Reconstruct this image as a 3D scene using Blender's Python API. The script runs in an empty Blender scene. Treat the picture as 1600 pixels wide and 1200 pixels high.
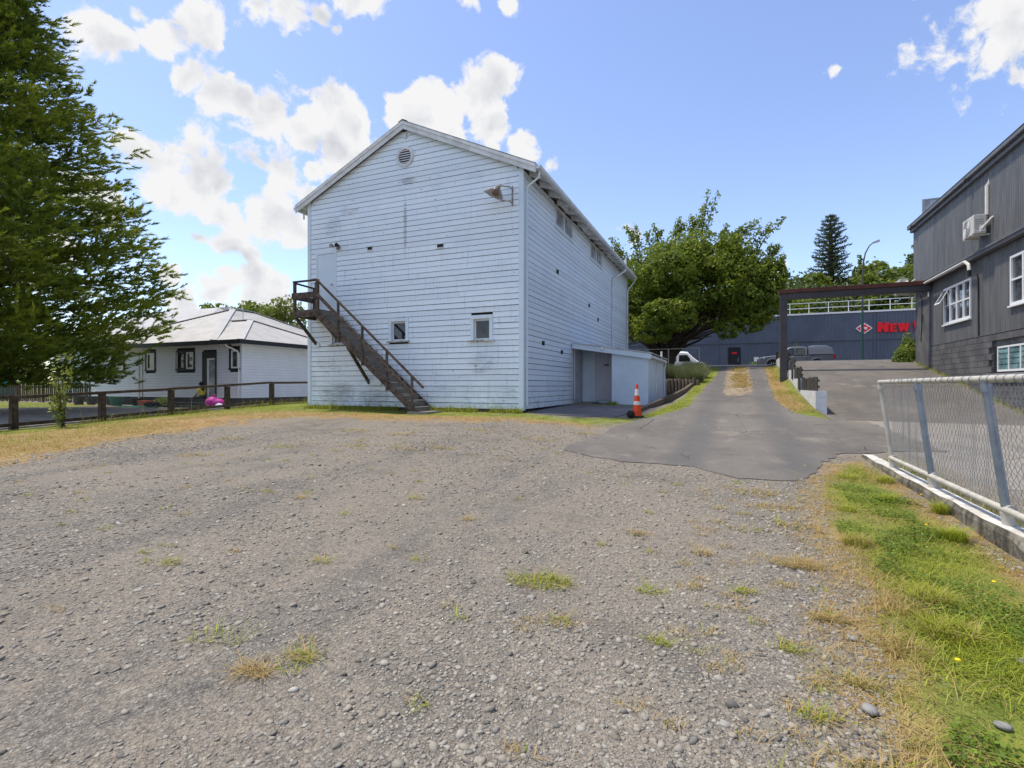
import bpy, bmesh, math, random
import numpy as np
from mathutils import Vector, Matrix
from mathutils.geometry import delaunay_2d_cdt
R = math.radians
random.seed(7); rng = np.random.default_rng(7)
scene = bpy.context.scene
COL = scene.collection

# ------------------------------------------------------------------ camera, sky, sun, exposure
CAMZ = 1.4
cd = bpy.data.cameras.new('camera'); cam = bpy.data.objects.new('camera', cd); COL.objects.link(cam)
cd.sensor_width = 36.0; cd.lens = 36.0*807/1600; cd.shift_y = 0.00125
cd.clip_start = 0.05; cd.clip_end = 3000
cam.location = (0, 0, CAMZ); cam.rotation_euler = (R(90), 0, R(22.85))
scene.camera = cam
scene.view_settings.view_transform = 'Standard'
scene.view_settings.look = 'None'
scene.view_settings.exposure = 0.86
scene.view_settings.gamma = 1.0
scene.view_settings.use_curve_mapping = False
scene.cycles.max_bounces = 6; scene.cycles.transparent_max_bounces = 8
scene.cycles.use_denoising = True

SUN_AZ = R(-94)          # measured from +y towards +x
SUN_EL = R(69)
SUN_DIR = Vector((math.sin(SUN_AZ)*math.cos(SUN_EL), math.cos(SUN_AZ)*math.cos(SUN_EL), math.sin(SUN_EL)))
sl = bpy.data.lights.new('sun', 'SUN'); so = bpy.data.objects.new('sun', sl); COL.objects.link(so)
sl.energy = 2.5; sl.angle = R(4); sl.color = (1.0, 0.915, 0.76)
so.rotation_euler = SUN_DIR.to_track_quat('Z', 'Y').to_euler()
so.location = (0, 0, 60)

# clouds: azimuth (deg, from +y to +x), elevation (deg), radius (deg), weight
CLOUDS = [
(-61,27.6,2.51,0.8),(-62.6,27.8,1.64,0.7),(-59.7,27.6,1.42,0.7),(-56.1,29.8,2.62,1),(-53.6,30.9,2.07,1),(-57.1,28.4,1.46,1),(-58.3,30.6,1.24,1),(-54.6,27.2,2.12,1),(-52.3,26.5,2.19,1),(-50.3,25.9,1.92,1),(-48.1,25.1,2.5,1),(-45.1,24.8,2.83,1),(-43.2,26.6,3.23,1),(-40.1,25.7,3.59,1),(-41.3,28,2.35,1),(-44.5,23.5,2.6,1),(-38.4,24.2,2.68,1),(-42,23.3,2.79,1),(-30.6,28.2,4.2,1),(-33.4,26.7,3.17,1),(-27.1,29.2,3.49,1),(-23.6,30.8,2.2,1),(-25,26.5,3.23,1),(-29.9,25.2,3.24,1),(-21.4,24.4,2.56,1),(-18.6,23,1.47,1),(-56.9,20.1,3.43,1),(-58.6,20,2.45,1),(-54.6,18.7,3.1,1),(-52.5,18.6,2.11,1),(-50.9,18.4,1.04,1),(-56.4,17.9,2.23,1),(-46.9,20.9,2.74,1),(-43.9,21,1.96,1),(-49.2,20.9,1.68,1),(-52,16.1,2.61,1),(-48.1,16.4,3.11,1),(-45.7,16.1,2.44,1),(-44.5,18.6,2.12,1),(-53.6,16.4,1.25,1),(-52.3,13.2,2.46,1),(-50.1,12.5,1.32,1),(-54.1,13.5,1.26,1),(-49.8,10.3,2.72,1),(-52,9.9,1.54,1),(-47.5,10,1.48,1),(-53.1,8.5,1.77,1),(-49.8,8.2,1.95,1),(-46.9,7.9,1.75,1),(-55.1,7.9,1.73,1),(-55.9,10.1,1.14,1),(-46.3,33.9,2.57,1),(-48.6,33.4,1.81,1),(-43.2,34.1,1.37,1),(-42.3,33.4,0.95,1),(-39.4,35.6,2.19,1),(-27.5,36.4,1.67,1),(-23.9,36.7,1.41,1),(8.9,27.3,1.03,1),(21.5,26.7,2.31,0.7),(18.1,28.6,3.19,0.42),(20.4,25.6,4.21,0.45),(21.9,23.4,3.66,0.42),(19.3,27.7,3.69,0.4),(-9.9,15.8,2.11,1),(-8.1,15,1.35,1),(4.4,10.1,1.55,1),(2.4,9.5,1.29,1),(-61.3,14.8,2.09,1),(-63,16,2.03,1),(-65.4,10.5,3,1)
]
def build_world():
    w = bpy.data.worlds.new('World'); scene.world = w; w.use_nodes = True
    nt = w.node_tree; nt.nodes.clear(); N = nt.nodes; L = nt.links
    def node(t, **k):
        n = N.new(t)
        for a, b in k.items(): setattr(n, a, b)
        return n
    def math_(op, a, b=None, clamp=False):
        n = node('ShaderNodeMath', operation=op, use_clamp=clamp)
        for i, v in enumerate((a, b)):
            if v is None: continue
            if isinstance(v, (int, float)): n.inputs[i].default_value = v
            else: L.new(v, n.inputs[i])
        return n.outputs[0]
    out = node('ShaderNodeOutputWorld')
    sky = node('ShaderNodeTexSky', sky_type='NISHITA', sun_disc=False)
    sky.sun_elevation = SUN_EL; sky.sun_rotation = SUN_AZ
    sky.air_density = 1.0; sky.dust_density = 0.6; sky.ozone_density = 2.0
    hs = node('ShaderNodeHueSaturation'); hs.inputs['Saturation'].default_value = 1.0; hs.inputs['Hue'].default_value = 0.510
    hs.inputs['Value'].default_value = 1.0
    L.new(sky.outputs[0], hs.inputs['Color'])
    bg1 = node('ShaderNodeBackground'); bg1.inputs[1].default_value = 0.135
    L.new(hs.outputs[0], bg1.inputs[0])
    tc = node('ShaderNodeTexCoord'); d = tc.outputs['Generated']
    # warp the direction a little so that cloud outlines are ragged
    nw = node('ShaderNodeTexNoise'); nw.inputs['Scale'].default_value = 9; nw.inputs['Detail'].default_value = 5
    L.new(d, nw.inputs['Vector'])
    sub = node('ShaderNodeVectorMath', operation='SUBTRACT'); L.new(nw.outputs['Color'], sub.inputs[0]); sub.inputs[1].default_value = (.5, .5, .5)
    scl = node('ShaderNodeVectorMath', operation='SCALE'); L.new(sub.outputs[0], scl.inputs[0]); scl.inputs['Scale'].default_value = 0.07
    add = node('ShaderNodeVectorMath', operation='ADD'); L.new(d, add.inputs[0]); L.new(scl.outputs[0], add.inputs[1])
    wd = add.outputs[0]
    cov = None
    for az, el, r, wt in CLOUDS:
        a, e = R(az), R(el)
        v = (math.sin(a)*math.cos(e), math.cos(a)*math.cos(e), math.sin(e))
        dn = node('ShaderNodeVectorMath', operation='DISTANCE'); L.new(wd, dn.inputs[0]); dn.inputs[1].default_value = v
        m = math_('MULTIPLY_ADD', dn.outputs['Value'], -wt/(R(r)))
        m.node.inputs[2].default_value = wt
        cov = m if cov is None else math_('SMOOTH_MAX', cov, m)
        if cov is not m: cov.node.inputs[2].default_value = 0.12
    # the rest of the sky, out of the photograph's view: the same broken cloud
    n2 = node('ShaderNodeTexNoise'); n2.inputs['Scale'].default_value = 3.2; n2.inputs['Detail'].default_value = 4
    L.new(d, n2.inputs['Vector'])
    c2 = math_('MULTIPLY', math_('SUBTRACT', n2.outputs['Fac'], 0.53), 5.0)
    fw = node('ShaderNodeVectorMath', operation='DOT_PRODUCT'); L.new(d, fw.inputs[0])
    fd = Vector((math.sin(R(-22.85))*math.cos(R(16)), math.cos(R(-22.85))*math.cos(R(16)), math.sin(R(16)))); fw.inputs[1].default_value = fd
    mr = node('ShaderNodeMapRange'); mr.inputs[1].default_value = 0.60; mr.inputs[2].default_value = 0.72
    L.new(fw.outputs['Value'], mr.inputs[0])
    mx = node('ShaderNodeMix'); mx.data_type = 'FLOAT'
    L.new(mr.outputs[0], mx.inputs[0]); L.new(c2, mx.inputs[2]); L.new(cov, mx.inputs[3])
    cv = mx.outputs[0]
    n3 = node('ShaderNodeTexNoise'); n3.inputs['Scale'].default_value = 13; n3.inputs['Detail'].default_value = 9; n3.inputs['Roughness'].default_value = 0.6
    L.new(wd, n3.inputs['Vector'])
    dens = math_('ADD', cv, math_('MULTIPLY', math_('SUBTRACT', n3.outputs['Fac'], 0.5), 3.0))
    al = node('ShaderNodeMapRange', interpolation_type='SMOOTHSTEP'); al.inputs[1].default_value = 0.04; al.inputs[2].default_value = 0.36
    L.new(dens, al.inputs[0])
    # light and grey inside the clouds: compare the density with that a little towards the sun
    off = node('ShaderNodeVectorMath', operation='ADD'); L.new(wd, off.inputs[0]); off.inputs[1].default_value = tuple(Vector((0.0, 0.0, 0.035)))
    n4 = node('ShaderNodeTexNoise'); n4.inputs['Scale'].default_value = 13; n4.inputs['Detail'].default_value = 6; n4.inputs['Roughness'].default_value = 0.55
    L.new(off.outputs[0], n4.inputs['Vector'])
    sh = math_('SUBTRACT', n3.outputs['Fac'], n4.outputs['Fac'])
    thick = math_('MULTIPLY', math_('SUBTRACT', dens, 0.5), 0.30)
    shade = math_('SUBTRACT', math_('ADD', 0.93, math_('MULTIPLY', sh, 1.5)), thick)
    cr = node('ShaderNodeMapRange'); cr.inputs[1].default_value = 0.50; cr.inputs[2].default_value = 0.98
    L.new(shade, cr.inputs[0])
    cc = node('ShaderNodeMix'); cc.data_type = 'RGBA'
    cc.inputs[6].default_value = (0.55, 0.575, 0.63, 1); cc.inputs[7].default_value = (0.86, 0.86, 0.87, 1)
    L.new(cr.outputs[0], cc.inputs[0])
    bg2 = node('ShaderNodeBackground'); bg2.inputs[1].default_value = 0.59
    L.new(cc.outputs[2], bg2.inputs[0])
    ms = node('ShaderNodeMixShader'); L.new(al.outputs[0], ms.inputs[0]); L.new(bg1.outputs[0], ms.inputs[1]); L.new(bg2.outputs[0], ms.inputs[2])
    L.new(ms.outputs[0], out.inputs[0])
build_world()

# ------------------------------------------------------------------ helpers
def setp(o, label=None, cat=None, group=None, kind=None):
    if label: o['label'] = label
    if cat: o['category'] = cat
    if group: o['group'] = group
    if kind: o['kind'] = kind
    return o
def thing(name, label, cat, loc=(0, 0, 0), rot=0.0, group=None):
    o = bpy.data.objects.new(name, None); COL.objects.link(o)
    o.location = loc; o.rotation_euler = (0, 0, rot); o.empty_display_size = .2
    return setp(o, label, cat, group)
def origin(o):
    v = Vector((0, 0, 0))
    while o is not None:
        v += Vector(o.location); o = o.parent
    return v
def copy_tree(o, loc=None, parent=None):
    c = o.copy(); COL.objects.link(c)
    if parent is not None: c.parent = parent
    if loc is not None: c.location = loc
    for ch in list(o.children): copy_tree(ch, None, c)
    return c
class MB:
    def __init__(s): s.v = []; s.f = []; s.m = []
    def add(s, vs, fs, mi=0):
        b = len(s.v); s.v += [tuple(p) for p in vs]
        s.f += [tuple(i+b for i in f) for f in fs]; s.m += [mi]*len(fs); return s
    def box(s, x0, y0, z0, x1, y1, z1, mi=0):
        return s.hexa([(x0,y0,z0),(x1,y0,z0),(x1,y1,z0),(x0,y1,z0)], [(x0,y0,z1),(x1,y0,z1),(x1,y1,z1),(x0,y1,z1)], mi)
    def hexa(s, a, b, mi=0):
        n = len(a); vs = list(a)+list(b)
        fs = [tuple(reversed(range(n))), tuple(range(n, 2*n))]+[(i, (i+1) % n, n+(i+1) % n, n+i) for i in range(n)]
        return s.add(vs, fs, mi)
    def bar(s, p, q, w, h, up=(0, 0, 1), mi=0):
        """a square-section timber from p to q, w across, h along up"""
        p = Vector(p); q = Vector(q); d = (q-p).normalized(); u = Vector(up)
        side = d.cross(u)
        if side.length < 1e-4: side = d.cross(Vector((1, 0, 0)))
        side.normalize(); u = side.cross(d).normalized()
        c = [(-w/2, -h/2), (w/2, -h/2), (w/2, h/2), (-w/2, h/2)]
        return s.hexa([p+side*a+u*b for a, b in c], [q+side*a+u*b for a, b in c], mi)
    def tube(s, pts, r, n=8, mi=0, cap=True):
        pts = [Vector(p) for p in pts]; rs = r if isinstance(r, (list, tuple)) else [r]*len(pts)
        base = len(s.v); ref = None
        for i, p in enumerate(pts):
            d = (pts[min(i+1, len(pts)-1)]-pts[max(i-1, 0)]).normalized()
            if ref is None:
                ref = d.cross(Vector((0, 0, 1)))
                if ref.length < 1e-3: ref = Vector((1, 0, 0))
            a = (ref-d*ref.dot(d)).normalized(); ref = a; b = d.cross(a)
            for k in range(n):
                t = 2*math.pi*k/n; s.v.append(tuple(p+(a*math.cos(t)+b*math.sin(t))*rs[i]))
        for i in range(len(pts)-1):
            for k in range(n):
                s.f.append((base+i*n+k, base+i*n+(k+1) % n, base+(i+1)*n+(k+1) % n, base+(i+1)*n+k)); s.m.append(mi)
        if cap:
            s.f.append(tuple(base+k for k in reversed(range(n)))); s.m.append(mi)
            e = base+(len(pts)-1)*n; s.f.append(tuple(e+k for k in range(n))); s.m.append(mi)
        return s
    def lathe(s, c, prof, n=16, mi=0, axis='z'):
        base = len(s.v); c = Vector(c)
        for r, z in prof:
            for k in range(n):
                t = 2*math.pi*k/n; a, b = r*math.cos(t), r*math.sin(t)
                s.v.append(tuple(c+(Vector((a, b, z)) if axis == 'z' else Vector((a, z, b)) if axis == 'y' else Vector((z, a, b)))))
        for i in range(len(prof)-1):
            for k in range(n):
                s.f.append((base+i*n+k, base+i*n+(k+1) % n, base+(i+1)*n+(k+1) % n, base+(i+1)*n+k)); s.m.append(mi)
        s.f.append(tuple(base+k for k in reversed(range(n)))); s.m.append(mi)
        e = base+(len(prof)-1)*n; s.f.append(tuple(e+k for k in range(n))); s.m.append(mi)
        return s
    def prism(s, poly, plane, a, b, mi=0):
        """polygon in 'xz' extruded along y (or 'yz' along x, 'xy' along z) from a to b"""
        f = {'xz': lambda p, t: (p[0], t, p[1]), 'yz': lambda p, t: (t, p[0], p[1]), 'xy': lambda p, t: (p[0], p[1], t)}[plane]
        return s.hexa([f(p, a) for p in poly], [f(p, b) for p in poly], mi)
    def build(s, name, mat, parent=None, smooth=False, local=False, at=None, bevel=0):
        me = bpy.data.meshes.new(name)
        off = Vector((0, 0, 0)) if local or parent is None else origin(parent)
        if at is not None: off = off+(Vector(at)-off)
        me.from_pydata([tuple(Vector(p)-off) for p in s.v], [], s.f)
        ms = mat if isinstance(mat, (list, tuple)) else [mat]
        for x in ms: me.materials.append(x)
        if len(ms) > 1: me.polygons.foreach_set('material_index', s.m)
        bm = bmesh.new(); bm.from_mesh(me); bmesh.ops.recalc_face_normals(bm, faces=bm.faces[:]); bm.to_mesh(me); bm.free()
        if smooth:
            me.polygons.foreach_set('use_smooth', [True]*len(me.polygons))
            try: me.set_sharp_from_angle(angle=R(40))
            except Exception: pass
        o = bpy.data.objects.new(name, me); COL.objects.link(o)
        if at is not None: o.location = Vector(at)-(origin(parent) if parent is not None else Vector((0, 0, 0)))
        if parent is not None: o.parent = parent
        if bevel:
            b = o.modifiers.new('bevel', 'BEVEL'); b.width = bevel; b.segments = 2; b.limit_method = 'ANGLE'; b.angle_limit = R(35)
        return o
def share(o, name, loc, parent):
    """another piece that uses o's mesh, at world place loc"""
    c = o.copy(); c.name = name; COL.objects.link(c); c.parent = parent
    c.location = Vector(loc)-origin(parent); return c
def np_mesh(name, v, f, mat, parent=None, attr=None, smooth=False):
    """v (n,3), f (m,k) from numpy; attr: dict of per-vertex floats"""
    v = np.asarray(v, np.float32); f = np.asarray(f, np.int32)
    if parent is not None: v = v-np.array(origin(parent), np.float32)
    me = bpy.data.meshes.new(name); k = f.shape[1]
    me.vertices.add(len(v)); me.vertices.foreach_set('co', v.ravel())
    me.loops.add(f.size); me.loops.foreach_set('vertex_index', f.ravel())
    me.polygons.add(len(f)); me.polygons.foreach_set('loop_start', np.arange(0, f.size, k, dtype=np.int32))
    me.polygons.foreach_set('loop_total', np.full(len(f), k, np.int32))
    if smooth: me.polygons.foreach_set('use_smooth', np.ones(len(f), bool))
    me.update(calc_edges=True)
    for a, val in (attr or {}).items():
        t = me.attributes.new(a, 'FLOAT', 'POINT'); t.data.foreach_set('value', np.asarray(val, np.float32))
    me.materials.append(mat)
    o = bpy.data.objects.new(name, me); COL.objects.link(o)
    if parent is not None: o.parent = parent
    return o

# ------------------------------------------------------------------ materials
def lin(*c): return tuple(((x/255)/12.92 if x/255 <= .04045 else ((x/255+.055)/1.055)**2.4) for x in c)+(1,)
class NT:
    def __init__(s, name):
        s.mat = bpy.data.materials.new(name); s.mat.use_nodes = True; s.t = s.mat.node_tree; s.N = s.t.nodes; s.L = s.t.links
        s.N.clear(); s.out = s.N.new('ShaderNodeOutputMaterial'); s.pos = None
    def n(s, t, **k):
        x = s.N.new(t)
        for a, b in k.items(): setattr(x, a, b)
        return x
    def set(s, inp, v):
        if v is None: return
        if hasattr(v, 'is_linked') or isinstance(v, bpy.types.NodeSocket): s.L.new(v, inp)
        else: inp.default_value = v
    def P(s):
        if s.pos is None: s.pos = s.n('ShaderNodeNewGeometry').outputs['Position']
        return s.pos
    def mapping(s, scale, loc=(0, 0, 0), rot=(0, 0, 0)):
        m = s.n('ShaderNodeMapping'); s.L.new(s.P(), m.inputs[0]); m.inputs['Scale'].default_value = scale
        m.inputs['Location'].default_value = loc; m.inputs['Rotation'].default_value = rot; return m.outputs[0]
    def noise(s, scale, detail=4, rough=.55, vec=None, out='Fac'):
        x = s.n('ShaderNodeTexNoise'); s.set(x.inputs['Vector'], vec or s.P()); x.inputs['Scale'].default_value = scale
        x.inputs['Detail'].default_value = detail; x.inputs['Roughness'].default_value = rough; return x.outputs[out]
    def vor(s, scale, out='Distance', feature='F1', vec=None, rand=1.0):
        x = s.n('ShaderNodeTexVoronoi', feature=feature); s.set(x.inputs['Vector'], vec or s.P()); x.inputs['Scale'].default_value = scale
        x.inputs['Randomness'].default_value = rand; return x.outputs[out]
    def m(s, op, a, b=None, c=None, clamp=False):
        x = s.n('ShaderNodeMath', operation=op, use_clamp=clamp)
        for i, v in enumerate((a, b, c)): s.set(x.inputs[i], v)
        return x.outputs[0]
    def ramp(s, v, a, b, lo=0.0, hi=1.0, smooth=True):
        x = s.n('ShaderNodeMapRange', interpolation_type='SMOOTHSTEP' if smooth else 'LINEAR'); s.set(x.inputs[0], v)
        for i, q in enumerate((a, b, lo, hi)): s.set(x.inputs[i+1], q)
        return x.outputs[0]
    def mix(s, f, a, b, mode='MIX'):
        x = s.n('ShaderNodeMix', data_type='RGBA', blend_type=mode); s.set(x.inputs[0], f); s.set(x.inputs[6], a); s.set(x.inputs[7], b); return x.outputs[2]
    def attr(s, name): return s.n('ShaderNodeAttribute', attribute_name=name).outputs['Fac']
    def rand(s): return s.n('ShaderNodeObjectInfo').outputs['Random']
    def xyz(s):
        x = s.n('ShaderNodeSeparateXYZ'); s.L.new(s.P(), x.inputs[0]); return x.outputs
    def bump(s, h, dist=.01, strength=1.0, normal=None):
        x = s.n('ShaderNodeBump'); s.set(x.inputs['Height'], h); x.inputs['Distance'].default_value = dist; x.inputs['Strength'].default_value = strength
        if normal is not None: s.L.new(normal, x.inputs['Normal'])
        return x.outputs[0]
    def bsdf(s, col, rough=.7, spec=.3, metal=0, normal=None, coat=0, **k):
        b = s.n('ShaderNodeBsdfPrincipled'); s.set(b.inputs['Base Color'], col); s.set(b.inputs['Roughness'], rough)
        b.inputs['Specular IOR Level'].default_value = spec; b.inputs['Metallic'].default_value = metal
        if coat: b.inputs['Coat Weight'].default_value = coat; b.inputs['Coat Roughness'].default_value = .05
        if normal is not None: s.L.new(normal, b.inputs['Normal'])
        s.L.new(b.outputs[0], s.out.inputs[0]); return s.mat
def M(name, c1, c2=None, scale=3.0, rough=.7, spec=.3, bump=0.0, bscale=60, metal=0, rnd=0.0, stretch=None, coat=0):
    t = NT(name); vec = t.mapping(stretch) if stretch else None
    col = c1
    if c2 is not None: col = t.mix(t.ramp(t.noise(scale, 6, .6, vec), .35, .68), c1, c2)
    if rnd:
        k = t.m('MULTIPLY_ADD', t.rand(), rnd, 1-rnd/2)
        x = t.n('ShaderNodeVectorMath', operation='SCALE'); t.set(x.inputs[0], col); t.L.new(k, x.inputs['Scale']); col = x.outputs[0]
    nm = t.bump(t.noise(bscale, 4, .6, vec), bump) if bump else None
    return t.bsdf(col, rough, spec, metal, nm, coat)
def leafmat(name, dark, light, dry=None, trans=.3):
    t = NT(name); a = t.attr('tone')
    col = t.mix(a, dark, light)
    if dry is not None: col = t.mix(t.attr('dry'), col, dry)
    d = t.n('ShaderNodeBsdfPrincipled'); t.L.new(col, d.inputs['Base Color']); d.inputs['Roughness'].default_value = .55; d.inputs['Specular IOR Level'].default_value = .25
    tr = t.n('ShaderNodeBsdfTranslucent'); t.L.new(t.mix(.35, col, (.30, .34, .03, 1)), tr.inputs[0])
    x = t.n('ShaderNodeMixShader'); x.inputs[0].default_value = trans
    t.L.new(d.outputs[0], x.inputs[1]); t.L.new(tr.outputs[0], x.inputs[2]); t.L.new(x.outputs[0], t.out.inputs[0]); return t.mat

def hall_paint():
    """pale blue weatherboard paint, chalky, with dark mould stains and flaked spots"""
    t = NT('hall_paint'); x, y, z = t.xyz()
    base = t.mix(t.ramp(t.noise(.8, 3), .3, .7), (.70, .80, .89, 1), (.75, .835, .90, 1))
    k = t.m('MULTIPLY_ADD', t.rand(), .10, .95)
    sc = t.n('ShaderNodeVectorMath', operation='SCALE'); t.L.new(base, sc.inputs[0]); t.L.new(k, sc.inputs['Scale']); base = sc.outputs[0]
    n1 = t.noise(1.1, 5, .65, t.mapping((1.0, 1.0, 1.6))); n2 = t.noise(7, 6, .75, t.mapping((.55, .55, 3.6)))
    def spot(cx, cz, rx, rz, w):
        dx = t.m('DIVIDE', t.m('SUBTRACT', x, cx), rx); dz = t.m('DIVIDE', t.m('SUBTRACT', z, cz), rz)
        r = t.m('SQRT', t.m('ADD', t.m('MULTIPLY', dx, dx), t.m('MULTIPLY', dz, dz)))
        return t.ramp(r, 1.0, .2, 0, w)
    acc = t.m('MULTIPLY_ADD', t.ramp(z, 2.9, .9), .22, .02)
    for s in ((-12.4, 1.1, 1.6, .8, .50), (-10.9, 1.0, 1.3, .7, .48), (-12.6, 2.0, 1.2, .9, .3), (-6.9, 2.0, .9, .6, .36), (-9.5, 7.95, .55, .22, .5), (-9.6, 6.5, .12, 1.9, .46),
              (-12.5, 6.9, .8, .9, .30), (-11.9, 7.3, .9, .35, .28), (-7.1, 7.7, .7, .3, .28), (-8.6, 7.6, .7, .25, .26), (-6.2, 4.9, .6, .5, .2), (-8.4, 1.1, 1.2, .6, .28), (-9.0, 3.3, .5, 1.0, .2), (-5.9, 1.0, .5, .7, .3)):
        acc = t.m('MAXIMUM', acc, spot(*s))
    mask = t.ramp(t.m('ADD', acc, t.m('ADD', t.m('MULTIPLY', t.m('SUBTRACT', n1, .5), .55), t.m('MULTIPLY', t.m('SUBTRACT', n2, .5), 1.05))), .17, .62)
    col = t.mix(t.m('MULTIPLY', mask, .60), base, (.15, .16, .15, 1))
    stk = t.m('MULTIPLY', t.ramp(t.noise(5, 6, .75, t.mapping((3.2, 3.2, .28))), .52, .72), t.ramp(z, 9.0, 2.0, .14, .40))
    col = t.mix(stk, col, (.26, .27, .25, 1))
    wth = t.ramp(t.noise(3.5, 7, .8, t.mapping((.5, .5, 5.0))), .50, .68, 0, .13)
    col = t.mix(wth, col, (.42, .45, .46, 1))
    gr = t.m('MULTIPLY', t.ramp(z, 1.35, .7), t.ramp(t.noise(2.3, 5, .7), .48, .68))
    col = t.mix(t.m('MULTIPLY', gr, .4), col, (.24, .27, .12, 1))
    fl = t.ramp(t.noise(17, 3, .6, t.mapping((.5, .5, 1.4))), .70, .725)
    col = t.mix(fl, col, (.14, .11, .09, 1))
    return t.bsdf(col, .62, .3, 0, t.bump(t.noise(40, 4), .002))
def gravel_mat():
    t = NT('gravel_ground')
    big = t.noise(.45, 4, .6, t.mapping((1.3, .30, 1), rot=(0, 0, R(35)))); mid = t.noise(2.2, 5, .65, t.mapping((1.0, .5, 1), rot=(0, 0, R(30))))
    v1 = t.vor(62); c1 = t.vor(62, 'Color'); v2 = t.vor(140); c2 = t.vor(140, 'Color')
    s1 = t.n('ShaderNodeSeparateColor'); t.L.new(c1, s1.inputs[0]); s2 = t.n('ShaderNodeSeparateColor'); t.L.new(c2, s2.inputs[0])
    stone = t.mix(s1.outputs[0], (.080, .074, .064, 1), (.345, .318, .277, 1)); st2 = t.mix(s2.outputs[0], (.095, .087, .075, 1), (.33, .30, .255, 1))
    stone = t.mix(.5, stone, st2)
    edge = t.ramp(v1, .30, .55); stone = t.mix(t.m('MULTIPLY', edge, .45), stone, (.085, .08, .075, 1))
    dust = t.mix(t.noise(30, 4), (.265, .220, .168, 1), (.395, .335, .262, 1))
    dm = t.ramp(t.m('ADD', t.m('MULTIPLY', big, .55), t.m('ADD', t.m('MULTIPLY', mid, .40), t.m('MULTIPLY', t.noise(9, 5, .7, t.mapping((1, .5, 1), rot=(0, 0, R(20)))), .22))), .44, .62)
    fine = t.ramp(t.noise(38, 3), .40, .66)
    col = t.mix(t.m('MULTIPLY', dm, t.m('MULTIPLY_ADD', fine, .55, .26)), stone, dust)
    dk = t.ramp(t.noise(.9, 4, .6, t.mapping((.6, 1.0, 1), (3, 1, 0), (0, 0, R(25)))), .50, .72)
    col = t.mix(t.m('MULTIPLY', dk, .55), col, (.105, .098, .088, 1))
    sp = t.ramp(t.noise(15, 6, .85), .52, .64); col = t.mix(t.m('MULTIPLY', sp, .62), col, (.075, .075, .078, 1))
    sp2 = t.ramp(t.noise(22, 6, .85, t.mapping((1, 1, 1), (7, 3, 0))), .53, .66); col = t.mix(t.m('MULTIPLY', sp2, .5), col, (.52, .49, .43, 1))
    # soil under the grass
    g = t.attr('grass'); dr = t.attr('dry')
    gm = t.ramp(t.m('ADD', g, t.m('ADD', t.m('MULTIPLY', t.m('SUBTRACT', t.noise(1.6, 6, .7), .5), 1.5), t.m('MULTIPLY', t.m('SUBTRACT', t.noise(14, 4, .7), .5), 1.0))), .38, .66)
    gc = t.mix(t.ramp(t.noise(3.0, 5), .35, .65), (.13, .17, .028, 1), (.23, .25, .045, 1))
    dc = t.mix(t.ramp(t.noise(5.0, 5), .35, .65), (.27, .165, .06, 1), (.36, .26, .12, 1))
    soil = t.mix(t.ramp(t.m('ADD', dr, t.m('MULTIPLY', t.m('SUBTRACT', t.noise(1.3, 5, .65), .5), 1.1)), .28, .72), gc, dc)
    col = t.mix(gm, col, soil)
    h = t.m('ADD', t.m('MULTIPLY', v1, -1.0), t.m('MULTIPLY', v2, -.5))
    return t.bsdf(col, .9, .2, 0, t.bump(h, .012, .9))
def asphalt_mat(name, a, b, dirt=None):
    t = NT(name); big = t.noise(.35, 5, .6); mid = t.noise(2.5, 5, .65)
    col = t.mix(t.ramp(t.m('ADD', t.m('MULTIPLY', big, .6), t.m('MULTIPLY', mid, .4)), .36, .62), a, b)
    c = t.vor(170, 'Color'); s = t.n('ShaderNodeSeparateColor'); t.L.new(c, s.inputs[0])
    col = t.mix(t.m('MULTIPLY', s.outputs[0], .30), col, (.40, .38, .35, 1))
    pt = t.ramp(t.noise(.7, 6, .7, t.mapping((1, .5, 1), (2, 5, 0))), .47, .60); col = t.mix(t.m('MULTIPLY', pt, .38), col, (.095, .09, .085, 1))
    du = t.ramp(t.noise(1.1, 6, .75, t.mapping((1, .7, 1), (9, 1, 0))), .54, .68); col = t.mix(t.m('MULTIPLY', du, .45), col, (.32, .28, .23, 1))
    col = t.mix(t.ramp(t.noise(60, 3), .52, .75, 0, .6), col, (.06, .06, .06, 1))
    ck = t.vor(.55, 'Distance', 'DISTANCE_TO_EDGE', t.mix(.12, t.P(), t.noise(2.0, 4, .6, out='Color')))
    col = t.mix(t.m('MULTIPLY', t.ramp(ck, .007, .003), t.ramp(t.noise(.5, 2), .5, .62)), col, (.05, .048, .045, 1))
    if dirt == 'drive':
        x, y, z = t.xyz()
        u = t.m('ABSOLUTE', t.m('SUBTRACT', x, t.m('MULTIPLY_ADD', y, .012, .05)))
        w = t.m('MULTIPLY', t.ramp(u, .85, .25), t.ramp(y, 17.5, 25))
        w = t.ramp(t.m('ADD', w, t.m('MULTIPLY', t.m('SUBTRACT', t.noise(1.6, 5, .7), .5), 1.1)), .38, .58)
        col = t.mix(t.m('MULTIPLY', w, .85), col, t.mix(t.ramp(t.noise(4, 5, .7), .4, .6), (.20, .14, .085, 1), (.36, .30, .21, 1)))
        tr = t.m('MULTIPLY', t.ramp(t.m('ABSOLUTE', t.m('SUBTRACT', u, .85)), .5, .1), .5)
        col = t.mix(tr, col, (.10, .10, .105, 1))
    return t.bsdf(col, .85, .25, 0, t.bump(t.m('ADD', t.m('MULTIPLY', t.vor(170), -1.0), t.noise(3, 3)), .006, .7))
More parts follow.
